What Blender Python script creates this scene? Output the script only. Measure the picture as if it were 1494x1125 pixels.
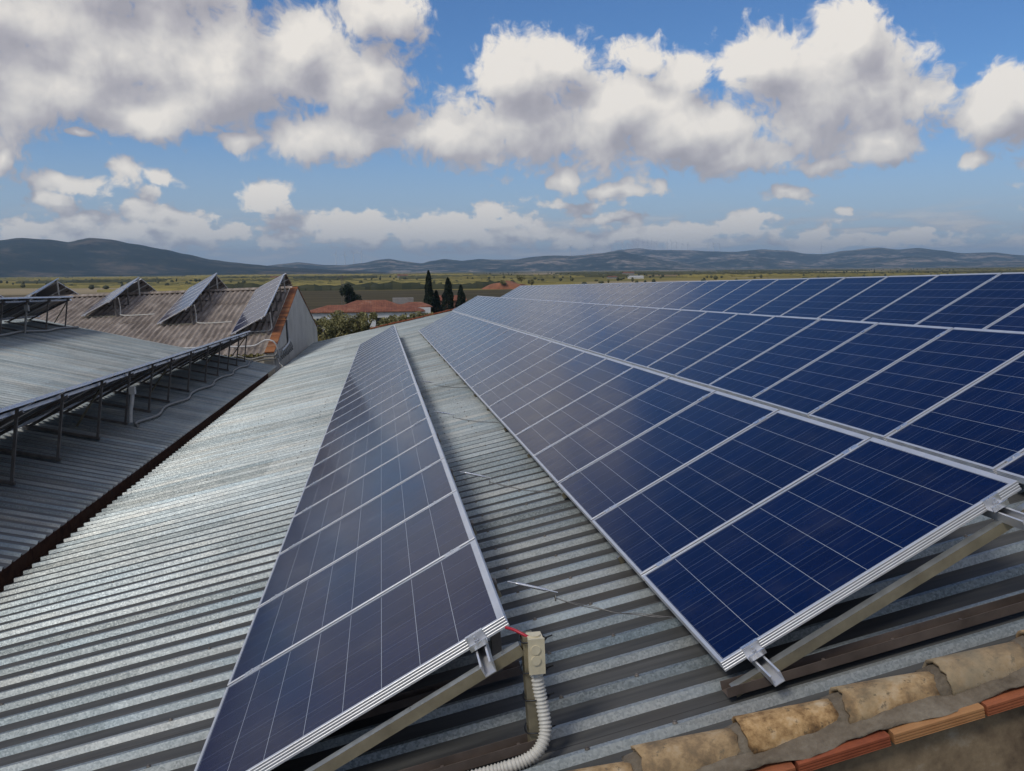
import bpy, bmesh, math, random
from mathutils import Matrix, Vector, noise

for o in list(bpy.data.objects):
    bpy.data.objects.remove(o)
scene = bpy.context.scene
C = scene.collection
R = math.radians
rnd = random.Random(7)

# ------------------------------------------------------------------ camera
EYE = 10.0                                  # height of the eye above the plain
cd = bpy.data.cameras.new('Camera')
cd.sensor_width = 36.0
cd.lens = 31.2
cd.clip_start = 0.05
cd.clip_end = 60000
cam = bpy.data.objects.new('Camera', cd)
C.objects.link(cam)
fw = Vector((0.14302901676630964, 0.9812569028939961, -0.12914174726146996))
rt = Vector((0.9893429673691456, -0.14534651882430824, -0.008653460745191384))
up = Vector((0.02726157148948457, 0.12652778346488835, 0.9915883857384504))
m = Matrix((rt, up, -fw)).transposed().to_4x4()
m.translation = (0, 0, EYE)
cam.matrix_world = m
scene.camera = cam

# ------------------------------------------------------------------ light, sky, exposure
SUN_EL, SUN_AZ = 48.0, -128.0                # azimuth from +Y towards +X
SUN_STRENGTH, SUN_ANGLE = 1.5, 15.0
SKY_STRENGTH = 0.10
EXPOSURE = 0.08
vs = scene.view_settings
vs.view_transform = 'Standard'
vs.look = 'None'
vs.exposure = EXPOSURE
vs.gamma = 1.0
vs.use_curve_mapping = False
scene.cycles.max_bounces = 6
scene.cycles.diffuse_bounces = 3
scene.cycles.glossy_bounces = 4
scene.cycles.transparent_max_bounces = 8
scene.cycles.volume_bounces = 0
scene.cycles.caustics_reflective = False
scene.cycles.caustics_refractive = False
scene.cycles.sample_clamp_indirect = 6.0
scene.cycles.use_denoising = True

sl = bpy.data.lights.new('Sun', 'SUN')
sl.energy = SUN_STRENGTH
sl.angle = R(SUN_ANGLE)
sl.color = (1.0, 0.955, 0.88)
sun = bpy.data.objects.new('Sun', sl)
C.objects.link(sun)
sdir = Vector((math.sin(R(SUN_AZ)) * math.cos(R(SUN_EL)), math.cos(R(SUN_AZ)) * math.cos(R(SUN_EL)), math.sin(R(SUN_EL))))
sun.rotation_mode = 'QUATERNION'
sun.rotation_quaternion = sdir.to_track_quat('Z', 'Y')


class NT:
    """short hand for building node trees"""
    def __init__(s, tree):
        s.t = tree
        s.n = tree.nodes
        s.l = tree.links
    def node(s, kind, **kw):
        n = s.n.new(kind)
        for k, v in kw.items():
            setattr(n, k, v)
        return n
    def put(s, sock, v):
        if hasattr(v, 'is_linked') or hasattr(v, 'links'):
            s.l.new(v, sock)
        elif v is not None:
            sock.default_value = v
    def math(s, op, a, b=None, c=None, clamp=False):
        n = s.node('ShaderNodeMath', operation=op)
        n.use_clamp = clamp
        s.put(n.inputs[0], a)
        if b is not None: s.put(n.inputs[1], b)
        if c is not None: s.put(n.inputs[2], c)
        return n.outputs[0]
    def vmath(s, op, a, b=None, c=None, out=0):
        n = s.node('ShaderNodeVectorMath', operation=op)
        s.put(n.inputs[0], a)
        if b is not None: s.put(n.inputs[1], b)
        if c is not None: s.put(n.inputs[2], c)
        return n.outputs['Value'] if out == 'v' else n.outputs[0]
    def mix(s, fac, a, b):
        n = s.node('ShaderNodeMix', data_type='RGBA')
        s.put(n.inputs[0], fac)
        s.put(n.inputs[6], a if not isinstance(a, tuple) else (*a, 1)[:4])
        s.put(n.inputs[7], b if not isinstance(b, tuple) else (*b, 1)[:4])
        return n.outputs[2]
    def smooth(s, v, lo, hi, a=0.0, b=1.0):
        n = s.node('ShaderNodeMapRange', interpolation_type='SMOOTHSTEP')
        s.put(n.inputs[0], v); s.put(n.inputs[1], lo); s.put(n.inputs[2], hi); s.put(n.inputs[3], a); s.put(n.inputs[4], b)
        return n.outputs[0]
    def lin(s, v, lo, hi, a=0.0, b=1.0):
        n = s.node('ShaderNodeMapRange')
        s.put(n.inputs[0], v); s.put(n.inputs[1], lo); s.put(n.inputs[2], hi); s.put(n.inputs[3], a); s.put(n.inputs[4], b)
        return n.outputs[0]
    def noise(s, vec, scale, detail=4.0, rough=0.55, dist=0.0, out=0, dim='3D'):
        n = s.node('ShaderNodeTexNoise', noise_dimensions=dim)
        s.put(n.inputs['Vector'], vec)
        n.inputs['Scale'].default_value = scale
        n.inputs['Detail'].default_value = detail
        n.inputs['Roughness'].default_value = rough
        n.inputs['Distortion'].default_value = dist
        return n.outputs[out]
    def voro(s, vec, scale, feature='F1', out='Distance', rand=1.0, smooth=None):
        n = s.node('ShaderNodeTexVoronoi', feature=feature)
        s.put(n.inputs['Vector'], vec)
        n.inputs['Scale'].default_value = scale
        n.inputs['Randomness'].default_value = rand
        if smooth is not None: n.inputs['Smoothness'].default_value = smooth
        return n.outputs[out]
    def sep(s, v):
        n = s.node('ShaderNodeSeparateXYZ'); s.put(n.inputs[0], v); return n.outputs
    def comb(s, x, y, z):
        n = s.node('ShaderNodeCombineXYZ')
        for i, v in enumerate((x, y, z)): s.put(n.inputs[i], v)
        return n.outputs[0]
    def ramp(s, fac, stops, interp='LINEAR'):
        n = s.node('ShaderNodeValToRGB')
        cr = n.color_ramp; cr.interpolation = interp
        while len(cr.elements) < len(stops): cr.elements.new(0.5)
        for e, (p, col) in zip(cr.elements, stops):
            e.position = p; e.color = (*col, 1)[:4]
        s.put(n.inputs[0], fac)
        return n.outputs[0]
CLOUDS = [(-18.49, 13.26, 7.97, 4.2), (-12.55, 12.36, 9.74, 3.98), (-16.64, 10.24, 4.87, 1.77), (-8.82, 11.09, 8.85, 3.32), (-13.11, 9.17, 4.87, 1.42), (-4.75, 13.55, 3.98, 2.66), (-1.15, 11.38, 4.43, 3.54), (0.62, 15.06, 2.88, 1.77), (-3.33, 8.35, 5.31, 1.77), (2.99, 8.64, 5.75, 1.99), (8.38, 11.85, 3.32, 2.43), (11.15, 12.59, 2.66, 1.77), (9.0, 9.03, 7.08, 2.66), (14.98, 9.53, 6.2, 3.32), (16.21, 12.64, 2.43, 1.33), (18.51, 11.58, 2.66, 1.77), (19.6, 8.37, 6.64, 2.66), (23.56, 12.27, 3.54, 2.21), (26.38, 9.61, 5.31, 3.98), (28.54, 12.81, 2.74, 2.3), (29.77, 10.13, 3.1, 3.54), (32.32, 9.74, 2.21, 1.55), (30.63, 7.24, 2.21, 1.33), (21.68, 6.89, 6.2, 1.33), (27.66, 6.12, 1.77, 0.8), (36.19, 8.32, 2.66, 2.43), (38.14, 8.68, 3.1, 2.21), (35.65, 5.8, 1.33, 0.62), (-8.4, 7.7, 1.59, 0.62), (-16.53, 7.75, 0.71, 0.27), (-15.14, 5.84, 1.42, 0.89), (-17.68, 5.18, 3.76, 0.8), (-18.8, 3.9, 1.59, 0.58), (-12.76, 5.41, 1.33, 0.49), (-13.75, 4.56, 1.06, 0.44), (-6.83, 4.44, 1.77, 1.11), (-21.15, 6.15, 0.53, 1.11), (-14.54, 3.72, 1.55, 0.62), (-12.3, 3.48, 1.77, 0.66), (-16.76, 3.02, 1.77, 0.66), (12.21, 5.6, 1.11, 0.97), (15.01, 4.8, 1.99, 0.53), (17.14, 5.09, 1.06, 0.62), (12.65, 3.99, 2.21, 0.53), (14.59, 3.12, 2.21, 0.44), (7.43, 3.41, 1.68, 0.71), (25.37, 4.45, 1.33, 0.66), (28.73, 3.14, 0.49, 0.27), (-1.41, 3.02, 4.87, 0.62), (1.99, 2.59, 8.85, 0.97), (-12.36, 2.36, 9.74, 1.11), (15.03, 2.04, 11.06, 0.89), (22.81, 2.55, 2.43, 0.71), (6.32, 2.13, 8.85, 0.89), (27.02, 2.13, 0.71, 0.31), (33.04, 1.99, 1.11, 0.31), (34.65, 1.87, 0.62, 0.27), (31.24, 1.56, 6.64, 0.44), (-19.58, 2.48, 2.66, 0.44), (-25.24, 11.17, 11.06, 5.31), (-32.7, 8.09, 11.06, 4.43), (-15.14, 17.02, 12.39, 3.54), (42.2, 7.6, 5.31, 3.1)]
# the clouds of that day: centre azimuth, centre elevation and half sizes, in degrees of sky


def cloud_group():
    g = bpy.data.node_groups.new('CloudDensity', 'ShaderNodeTree')
    g.interface.new_socket('P', in_out='INPUT', socket_type='NodeSocketVector')
    g.interface.new_socket('D', in_out='OUTPUT', socket_type='NodeSocketFloat')
    g.interface.new_socket('S', in_out='OUTPUT', socket_type='NodeSocketFloat')
    t = NT(g)
    gi = t.node('NodeGroupInput'); go = t.node('NodeGroupOutput')
    P = gi.outputs[0]
    # ragged outlines: the sky coordinate is warped by noise before the clouds are looked up
    w = t.node('ShaderNodeTexNoise', noise_dimensions='2D'); t.l.new(P, w.inputs['Vector'])
    w.inputs['Scale'].default_value = 0.30; w.inputs['Detail'].default_value = 3.0; w.inputs['Roughness'].default_value = 0.5
    wv = t.vmath('SUBTRACT', w.outputs['Color'], (0.5, 0.5, 0.5))
    Q = t.vmath('MULTIPLY_ADD', wv, (2.6, 1.5, 0.0), P)
    Q = t.vmath('MULTIPLY', Q, (1, 1, 0))
    acc = None
    for az, el, ra, rb in CLOUDS:
        v = t.vmath('MULTIPLY_ADD', Q, (1 / ra, 1 / rb, 0), (-az / ra, -el / rb, 0))
        d = t.vmath('LENGTH', v, out='v')
        if acc is None:
            acc = d
        else:
            n = t.node('ShaderNodeMath', operation='SMOOTH_MIN')
            t.l.new(acc, n.inputs[0]); t.l.new(d, n.inputs[1]); n.inputs[2].default_value = 0.12
            acc = n.outputs[0]
    base = t.math('SUBTRACT', 1.0, acc)
    base = t.math('MAXIMUM', base, -1.2)
    # clouds of the rest of the sky (behind and beside the view)
    s = t.sep(P)
    far = t.noise(P, 0.055, 2.0, 0.55, dim='2D')
    far = t.lin(far, 0.40, 0.62, -0.6, 0.9)
    az = t.math('ABSOLUTE', t.math('SUBTRACT', s[0], 8.0))
    away = t.math('MAXIMUM', t.smooth(az, 48, 62), t.smooth(s[1], 34, 44))
    n = t.node('ShaderNodeMix', data_type='FLOAT')
    t.l.new(away, n.inputs[0]); t.l.new(base, n.inputs[2]); t.l.new(far, n.inputs[3])
    base = n.outputs[0]
    # billows
    puff = t.node('ShaderNodeTexVoronoi', feature='F1', voronoi_dimensions='2D')
    t.l.new(Q, puff.inputs['Vector']); puff.inputs['Scale'].default_value = 0.30
    puff.inputs['Detail'].default_value = 2.0; puff.inputs['Roughness'].default_value = 0.55
    puff.normalize = True
    pf = t.math('SUBTRACT', 0.42, puff.outputs['Distance'])
    fb = t.math('SUBTRACT', t.noise(P, 0.27, 3.0, 0.50, dim='2D'), 0.5)
    low = t.smooth(s[1], 2.5, 7.0, 1.0, 0.0)
    fl = t.math('SUBTRACT', t.noise(t.vmath('MULTIPLY', P, (0.8, 1.5, 0)), 0.95, 4.0, 0.55, dim='2D'), 0.5)
    d = t.math('MULTIPLY_ADD', pf, 0.62, base)
    d = t.math('MULTIPLY_ADD', fb, 1.35, d)
    d = t.math('MULTIPLY_ADD', t.math('MULTIPLY', fl, low), 2.1, d)
    d = t.math('ADD', d, 0.04)
    t.l.new(d, go.inputs[1])
    fine = t.math('SUBTRACT', t.noise(Q, 1.5, 6.0, 0.60, dim='2D'), 0.5)
    d = t.math('MULTIPLY_ADD', fine, 0.85, d)
    t.l.new(d, go.inputs[0])
    return g


world = bpy.data.worlds.new('World')
scene.world = world
world.use_nodes = True
wt = NT(world.node_tree)
wt.n.clear()
wout = wt.node('ShaderNodeOutputWorld')
bg = wt.node('ShaderNodeBackground')
bg.inputs['Strength'].default_value = SKY_STRENGTH
sky = wt.node('ShaderNodeTexSky', sky_type='NISHITA')
sky.sun_disc = False
sky.sun_elevation = R(SUN_EL)
sky.sun_rotation = R(SUN_AZ)
sky.altitude = 400
sky.air_density = 1.0
sky.dust_density = 0.6
sky.ozone_density = 2.0
tc = wt.node('ShaderNodeTexCoord')
dv = wt.vmath('NORMALIZE', tc.outputs['Generated'])
dx, dy, dz = wt.sep(dv)
azi = wt.math('MULTIPLY', wt.math('ARCTAN2', dx, dy), 180 / math.pi)
ele = wt.math('MULTIPLY', wt.math('ARCSINE', wt.math('MAXIMUM', wt.math('MINIMUM', dz, 1.0), -1.0)), 180 / math.pi)
P = wt.comb(azi, ele, 0.0)
cg = cloud_group()
g1 = wt.node('ShaderNodeGroup'); g1.node_tree = cg; wt.l.new(P, g1.inputs[0])
P2 = wt.vmath('ADD', P, (-1.0, 1.7, 0.0))
g2 = wt.node('ShaderNodeGroup'); g2.node_tree = cg; wt.l.new(P2, g2.inputs[0])
D1, S1, S2 = g1.outputs[0], g1.outputs[1], g2.outputs[1]
mask = wt.smooth(D1, -0.03, 0.46)
thick = wt.smooth(D1, 0.1, 1.3)
lit = wt.math('SUBTRACT', wt.math('MULTIPLY_ADD', D1, 0.55, wt.math('MULTIPLY', S1, 0.45)), S2)
lit = wt.math('MULTIPLY_ADD', thick, -0.10, lit)
big = wt.noise(P, 0.13, 3.0, 0.5, dim='2D')
lit = wt.math('MULTIPLY_ADD', big, 0.9, lit)
lit = wt.lin(lit, -0.22, 1.05, 0.0, 1.0)
ccol = wt.ramp(lit, [(0.0, (3.7, 3.55, 3.85)), (0.30, (4.6, 4.4, 4.6)), (0.60, (6.3, 6.05, 5.85)), (1.0, (8.6, 8.1, 7.4))])
# far clouds sink into the pale air above the horizon
air = wt.smooth(ele, 0.0, 6.0, 0.50, 0.0)
skyc = wt.vmath('MULTIPLY', sky.outputs[0], (0.47, 0.71, 0.99))
ccol = wt.mix(air, ccol, (4.2, 4.5, 5.1))
up_ok = wt.smooth(ele, -0.5, 0.6)
mask = wt.math('MULTIPLY', mask, up_ok)
mask = wt.math('MULTIPLY', mask, 0.96)
hazecol = wt.mix(wt.smooth(ele, -2.0, 11.0, 0.95, 0.0), skyc, (4.3, 4.9, 5.8))
# thin layers far away over the hills
lay = wt.noise(wt.vmath('MULTIPLY', P, (0.22, 1.5, 0.0)), 1.0, 5.0, 0.60, dim='2D')
layer = wt.math('MULTIPLY', wt.smooth(lay, 0.42, 0.66), wt.math('MULTIPLY', wt.smooth(ele, 0.0, 1.0), wt.smooth(ele, 2.2, 4.2, 1.0, 0.0)))
hazecol = wt.mix(wt.math('MULTIPLY', layer, 0.75), hazecol, wt.mix(wt.smooth(lay, 0.5, 0.7), (4.3, 4.4, 4.9), (5.9, 5.75, 5.7)))
final = wt.mix(mask, hazecol, ccol)
wt.l.new(final, bg.inputs['Color'])
wt.l.new(bg.outputs[0], wout.inputs['Surface'])
# ------------------------------------------------------------------ frames and mesh tools
# the roofs and panel rows share one frame, tilted a little against the plumb line
AM = Matrix(((0.9995877575987886, 0.0, -0.02871088397498738),
             (0.000578458276619751, 0.9997970144911075, 0.020139394248347042),
             (0.028705056081592968, -0.020147699984567558, 0.9993848557691298))).to_4x4()
AM.translation = (0, 0, EYE)
ID = Matrix.Identity(4)


def T(x, y, z):
    return Matrix.Translation((x, y, z))


class MB:
    """collects faces and links them as one mesh object"""
    def __init__(s):
        s.v = []; s.f = []; s.m = []; s.sm = []; s.attr = []
    def add(s, verts, faces, mat=0, smooth=False, tone=0.5):
        b = len(s.v)
        s.v.extend([Vector(p) for p in verts])
        for f in faces:
            s.f.append([b + i for i in f]); s.m.append(mat); s.sm.append(smooth); s.attr.append(tone)
    def box(s, x0, x1, y0, y1, z0, z1, mat=0, M=None, tone=0.5):
        p = [Vector((x, y, z)) for z in (z0, z1) for y in (y0, y1) for x in (x0, x1)]
        if M: p = [M @ q for q in p]
        s.add(p, [(0, 2, 3, 1), (4, 5, 7, 6), (0, 1, 5, 4), (2, 6, 7, 3), (0, 4, 6, 2), (1, 3, 7, 5)], mat, tone=tone)
    def bar(s, a, b, w, h, mat=0, upv=(0, 0, 1)):
        """a bar of rectangular section from a to b"""
        a = Vector(a); b = Vector(b); d = (b - a); L = d.length; d.normalize()
        u = Vector(upv); x = d.cross(u)
        if x.length < 1e-4: x = d.cross(Vector((1, 0, 0)))
        x.normalize(); u = x.cross(d)
        M = Matrix((x, d, u)).transposed().to_4x4(); M.translation = a
        s.box(-w / 2, w / 2, 0, L, -h / 2, h / 2, mat, M)
    def sweep(s, prof, path, mat=0, smooth=False, closed_prof=True, up=(0, 0, 1), caps=True):
        """sweeps a 2-d profile (u sideways, v up) along a straight pair of points"""
        a, b = Vector(path[0]), Vector(path[1])
        d = (b - a).normalized(); uu = Vector(up); x = d.cross(uu).normalized(); uu = x.cross(d)
        n = len(prof)
        vs = [a + x * p[0] + uu * p[1] for p in prof] + [b + x * p[0] + uu * p[1] for p in prof]
        fs = [(i, (i + 1) % n, n + (i + 1) % n, n + i) for i in range(n if closed_prof else n - 1)]
        if caps and closed_prof:
            fs += [tuple(range(n))[::-1], tuple(range(n, 2 * n))]
        s.add(vs, fs, mat, smooth)
    def tube(s, pts, r, n=8, mat=0, rad=None, caps=True):
        pts = [Vector(p) for p in pts]; k = len(pts); vs = []
        ref = Vector((0, 0, 1)); 
        t0 = (pts[1] - pts[0]).normalized()
        if abs(t0.dot(ref)) > 0.9: ref = Vector((1, 0, 0))
        x = t0.cross(ref).normalized()
        for i, p in enumerate(pts):
            t = (pts[min(i + 1, k - 1)] - pts[max(i - 1, 0)]).normalized()
            x = (x - t * x.dot(t)).normalized(); y = t.cross(x)
            rr = rad[i] if rad else r
            vs += [p + (x * math.cos(2 * math.pi * j / n) + y * math.sin(2 * math.pi * j / n)) * rr for j in range(n)]
        fs = [(i * n + j, i * n + (j + 1) % n, (i + 1) * n + (j + 1) % n, (i + 1) * n + j) for i in range(k - 1) for j in range(n)]
        s.add(vs, fs, mat, True)
        if caps:
            s.add(vs[:n], [tuple(range(n))[::-1]], mat); s.add(vs[-n:], [tuple(range(n))], mat)
    def grid(s, fn, nu, nv, mat=0, smooth=True):
        vs = [fn(i / nu, j / nv) for j in range(nv + 1) for i in range(nu + 1)]
        fs = [(j * (nu + 1) + i, j * (nu + 1) + i + 1, (j + 1) * (nu + 1) + i + 1, (j + 1) * (nu + 1) + i) for j in range(nv) for i in range(nu)]
        s.add(vs, fs, mat, smooth)
    def mesh(s, name, mats, off=None):
        me = bpy.data.meshes.new(name)
        off = Vector(off) if off else Vector((0, 0, 0))
        me.from_pydata([tuple(p - off) for p in s.v], [], s.f)
        for mt in (mats if isinstance(mats, (list, tuple)) else [mats]):
            me.materials.append(mt)
        me.polygons.foreach_set('material_index', s.m)
        me.polygons.foreach_set('use_smooth', s.sm)
        if any(a != 0.5 for a in s.attr):
            at = me.attributes.new('tone', 'FLOAT', 'FACE')
            at.data.foreach_set('value', s.attr)
        me.update()
        return me
    def build(s, name, mats, parent=None, M=None, off=None):
        o = bpy.data.objects.new(name, s.mesh(name, mats, off))
        C.objects.link(o)
        if parent is not None: o.parent = parent
        elif M is not None: o.matrix_world = M
        return o


def spline(pts, step=0.05):
    """Catmull-Rom through the points"""
    P = [Vector(p) for p in pts]; out = []
    for i in range(len(P) - 1):
        p0, p1, p2, p3 = P[max(i - 1, 0)], P[i], P[i + 1], P[min(i + 2, len(P) - 1)]
        n = max(2, int((p2 - p1).length / step))
        for k in range(n):
            t = k / n
            out.append(0.5 * ((2 * p1) + (p2 - p0) * t + (2 * p0 - 5 * p1 + 4 * p2 - p3) * t * t + (3 * p1 - p0 - 3 * p2 + p3) * t ** 3))
    out.append(P[-1])
    return out


def tag(o, label=None, cat=None, group=None, kind=None):
    if label: o['label'] = label
    if cat: o['category'] = cat
    if group: o['group'] = group
    if kind: o['kind'] = kind
    return o


def thing(name, M, label, cat, group=None):
    o = bpy.data.objects.new(name, None)
    o.empty_display_size = 0.2
    C.objects.link(o)
    o.matrix_world = M
    return tag(o, label, cat, group)


def dup(root, M, label, group=None):
    r = root.copy(); C.objects.link(r); r.matrix_world = M
    r['label'] = label
    if group: r['group'] = group
    for ch in root.children:
        c = ch.copy(); C.objects.link(c); c.parent = r
        for g in ch.children:
            d = g.copy(); C.objects.link(d); d.parent = c
    return r


ORD = ['first', 'second', 'third', 'fourth', 'fifth', 'sixth', 'seventh', 'eighth', 'ninth', 'tenth', 'eleventh', 'twelfth', 'thirteenth',
       'fourteenth', 'fifteenth', 'sixteenth', 'seventeenth', 'eighteenth', 'nineteenth', 'twentieth', 'twenty-first', 'twenty-second',
       'twenty-third', 'twenty-fourth', 'twenty-fifth', 'twenty-sixth', 'twenty-seventh', 'twenty-eighth', 'twenty-ninth', 'thirtieth',
       'thirty-first', 'thirty-second', 'thirty-third', 'thirty-fourth', 'thirty-fifth', 'thirty-sixth', 'thirty-seventh', 'thirty-eighth']

# ------------------------------------------------------------------ materials


def material(name):
    mt = bpy.data.materials.new(name); mt.use_nodes = True
    t = NT(mt.node_tree); t.n.clear()
    out = t.node('ShaderNodeOutputMaterial'); b = t.node('ShaderNodeBsdfPrincipled')
    t.l.new(b.outputs[0], out.inputs['Surface'])
    t.b = b; t.mat = mt
    return t


def coord(t, which='Object'):
    return t.node('ShaderNodeTexCoord').outputs[which]


def bump(t, h, strength=0.3, dist=0.01):
    n = t.node('ShaderNodeBump'); n.inputs['Strength'].default_value = strength; n.inputs['Distance'].default_value = dist
    t.l.new(h, n.inputs['Height']); t.l.new(n.outputs[0], t.b.inputs['Normal'])


def simple(name, col, rough=0.5, metal=0.0, var=0.15, scale=6.0, rvar=0.1, bmp=0.0):
    t = material(name); c = coord(t)
    n = t.noise(c, scale, 5, 0.6)
    lo = tuple(v * (1 - var) for v in col); hi = tuple(min(1, v * (1 + var)) for v in col)
    t.put(t.b.inputs['Base Color'], t.mix(t.lin(n, 0.3, 0.7), lo, hi))
    t.put(t.b.inputs['Roughness'], t.lin(t.noise(c, scale * 2.7, 3), 0.3, 0.7, max(0.02, rough - rvar), min(1, rough + rvar)))
    t.b.inputs['Metallic'].default_value = metal
    if bmp: bump(t, t.noise(c, scale * 6, 4), bmp, 0.004)
    return t.mat


PW, PL, PIT = 1.31, 0.992, 1.016            # a module: 8 by 6 cells


def make_cells():
    t = material('solar_cells')
    c = coord(t); x, y, z = t.sep(c)
    oi = t.node('ShaderNodeObjectInfo').outputs['Random']
    cw, mx, my = 0.1582, 0.017, 0.0205
    u = t.math('DIVIDE', t.math('SUBTRACT', x, mx), cw); v = t.math('DIVIDE', t.math('SUBTRACT', y, my), cw)
    fu = t.math('FRACT', u); fv = t.math('FRACT', v)
    iu = t.math('FLOOR', u); iv = t.math('FLOOR', v)
    du = t.math('ABSOLUTE', t.math('SUBTRACT', fu, 0.5)); dvv = t.math('ABSOLUTE', t.math('SUBTRACT', fv, 0.5))
    gapu = t.math('GREATER_THAN', du, 0.4938)
    gapv = t.math('GREATER_THAN', dvv, 0.4905)
    edge = t.math('MAXIMUM', t.math('GREATER_THAN', t.math('ABSOLUTE', t.math('SUBTRACT', u, 4.0)), 4.0),
                  t.math('GREATER_THAN', t.math('ABSOLUTE', t.math('SUBTRACT', v, 3.0)), 3.0))
    # two thin bus bars along the long side of every cell row
    bus = t.math('LESS_THAN', t.math('ABSOLUTE', t.math('SUBTRACT', dvv, 0.25)), 0.0085)
    cell = t.node('ShaderNodeTexWhiteNoise', noise_dimensions='3D')
    t.l.new(t.comb(iu, iv, oi), cell.inputs['Vector'])
    wn = t.node('ShaderNodeTexWhiteNoise', noise_dimensions='1D'); t.l.new(oi, wn.inputs['W'])
    grain = t.voro(t.vmath('ADD', c, wn.outputs['Color']), 70.0, out='Color')
    gr = t.node('ShaderNodeSeparateColor'); t.l.new(grain, gr.inputs[0])
    g = t.math('MULTIPLY_ADD', cell.outputs['Value'], 0.55, t.math('MULTIPLY', gr.outputs[0], 0.45))
    g = t.math('MULTIPLY_ADD', wn.outputs['Value'], 0.35, t.math('MULTIPLY', g, 0.75))
    blue = t.mix(g, (0.0010, 0.0052, 0.034), (0.0024, 0.0125, 0.070))
    hue = t.node('ShaderNodeTexWhiteNoise', noise_dimensions='3D')
    t.l.new(t.vmath('ADD', t.comb(iu, iv, oi), (17.0, 5.0, 3.0)), hue.inputs['Vector'])
    blue = t.mix(t.math('MULTIPLY', hue.outputs['Value'], 0.45), blue, (0.0042, 0.0085, 0.048))
    col = t.mix(bus, blue, (0.034, 0.043, 0.078))
    col = t.mix(gapv, col, (0.095, 0.115, 0.17))
    col = t.mix(gapu, col, (0.40, 0.43, 0.48))
    col = t.mix(edge, col, (0.010, 0.014, 0.045))
    dust = t.smooth(t.noise(c, 3.0, 5, 0.6), 0.45, 0.8, 0.0, 0.05)
    col = t.mix(dust, col, (0.33, 0.31, 0.27))
    t.put(t.b.inputs['Base Color'], col)
    t.put(t.b.inputs['Roughness'], t.lin(t.noise(c, 5.0, 4), 0.3, 0.7, 0.13, 0.20))
    t.b.inputs['IOR'].default_value = 1.27
    return t.mat


def make_galv(name, dirty=False, dark=1.0):
    """galvanised sheet: spangle, sheets of slightly different tone; the troughs are weathered and dirty"""
    t = material(name); c = coord(t); x, y, z = t.sep(c)
    sheet = t.math('FLOOR', t.math('DIVIDE', y, 1.0))
    seg = t.math('FLOOR', t.math('DIVIDE', t.math('ADD', x, 40.0), 6.1))
    wn = t.node('ShaderNodeTexWhiteNoise', noise_dimensions='2D'); t.l.new(t.comb(sheet, seg, 0.0), wn.inputs['Vector'])
    rib = t.math('FLOOR', t.math('DIVIDE', y, 0.2))
    wr = t.node('ShaderNodeTexWhiteNoise', noise_dimensions='2D'); t.l.new(t.comb(rib, 3.0, 0.0), wr.inputs['Vector'])
    sp = t.node('ShaderNodeSeparateColor'); t.l.new(t.voro(c, 130.0, out='Color'), sp.inputs[0])
    streak = t.noise(t.vmath('MULTIPLY', c, (0.9, 16.0, 1.0)), 1.6, 5, 0.6)
    blot = t.noise(c, 1.1, 5, 0.6)
    if dirty:
        col = t.mix(t.lin(streak, 0.3, 0.7), (0.052 * dark, 0.052 * dark, 0.049 * dark), (0.108 * dark, 0.106 * dark, 0.100 * dark))
        col = t.mix(t.smooth(blot, 0.5, 0.75, 0, 0.5), col, (0.070, 0.058, 0.046))
        t.b.inputs['Metallic'].default_value = 0.0
        t.b.inputs['Specular IOR Level'].default_value = 0.3
        t.put(t.b.inputs['Roughness'], t.lin(streak, 0.3, 0.7, 0.60, 0.80))
    else:
        tone = t.math('MULTIPLY_ADD', wn.outputs['Value'], 0.30, t.math('MULTIPLY', wr.outputs['Value'], 0.42))
        tone = t.math('MULTIPLY_ADD', sp.outputs[0], 0.45, tone)
        tone = t.math('MULTIPLY_ADD', t.lin(blot, 0.35, 0.65), 0.25, tone)
        col = t.mix(t.math('MULTIPLY', tone, 0.85), (0.10 * dark, 0.12 * dark, 0.124 * dark), (0.46 * dark, 0.485 * dark, 0.485 * dark))
        tint = t.mix(t.lin(t.noise(t.vmath('MULTIPLY', c, (0.55, 4.5, 1.0)), 1.0, 4, 0.6), 0.32, 0.68), (0.90, 1.0, 1.05), (1.06, 1.01, 0.94))
        col = t.vmath('MULTIPLY', col, tint)
        col = t.mix(t.smooth(streak, 0.55, 0.8, 0, 0.35), col, (0.17, 0.16, 0.15))
        t.b.inputs['Metallic'].default_value = 0.50
        t.put(t.b.inputs['Roughness'], t.lin(sp.outputs[1], 0.0, 1.0, 0.38, 0.58))
        bump(t, sp.outputs[2], 0.10, 0.002)
    lap = t.math('LESS_THAN', t.math('FRACT', t.math('ADD', y, 0.066)), 0.005)
    col = t.mix(t.math('MULTIPLY', lap, 0.75), col, (0.03, 0.028, 0.025))
    rustn = t.noise(t.vmath('MULTIPLY', c, (0.35, 7.0, 1.0)), 1.0, 6, 0.6)
    col = t.mix(t.smooth(rustn, 0.64, 0.78, 0, 0.45), col, (0.14, 0.085, 0.045))
    t.put(t.b.inputs['Base Color'], col)
    return t.mat


def make_rust(name, a=(0.085, 0.042, 0.026), b=(0.22, 0.11, 0.06)):
    t = material(name); c = coord(t)
    n = t.noise(c, 7.0, 7, 0.65)
    t.put(t.b.inputs['Base Color'], t.ramp(n, [(0.3, a), (0.55, b), (0.75, (0.10, 0.085, 0.075))]))
    t.b.inputs['Roughness'].default_value = 0.85
    bump(t, n, 0.3, 0.003)
    return t.mat


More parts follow.
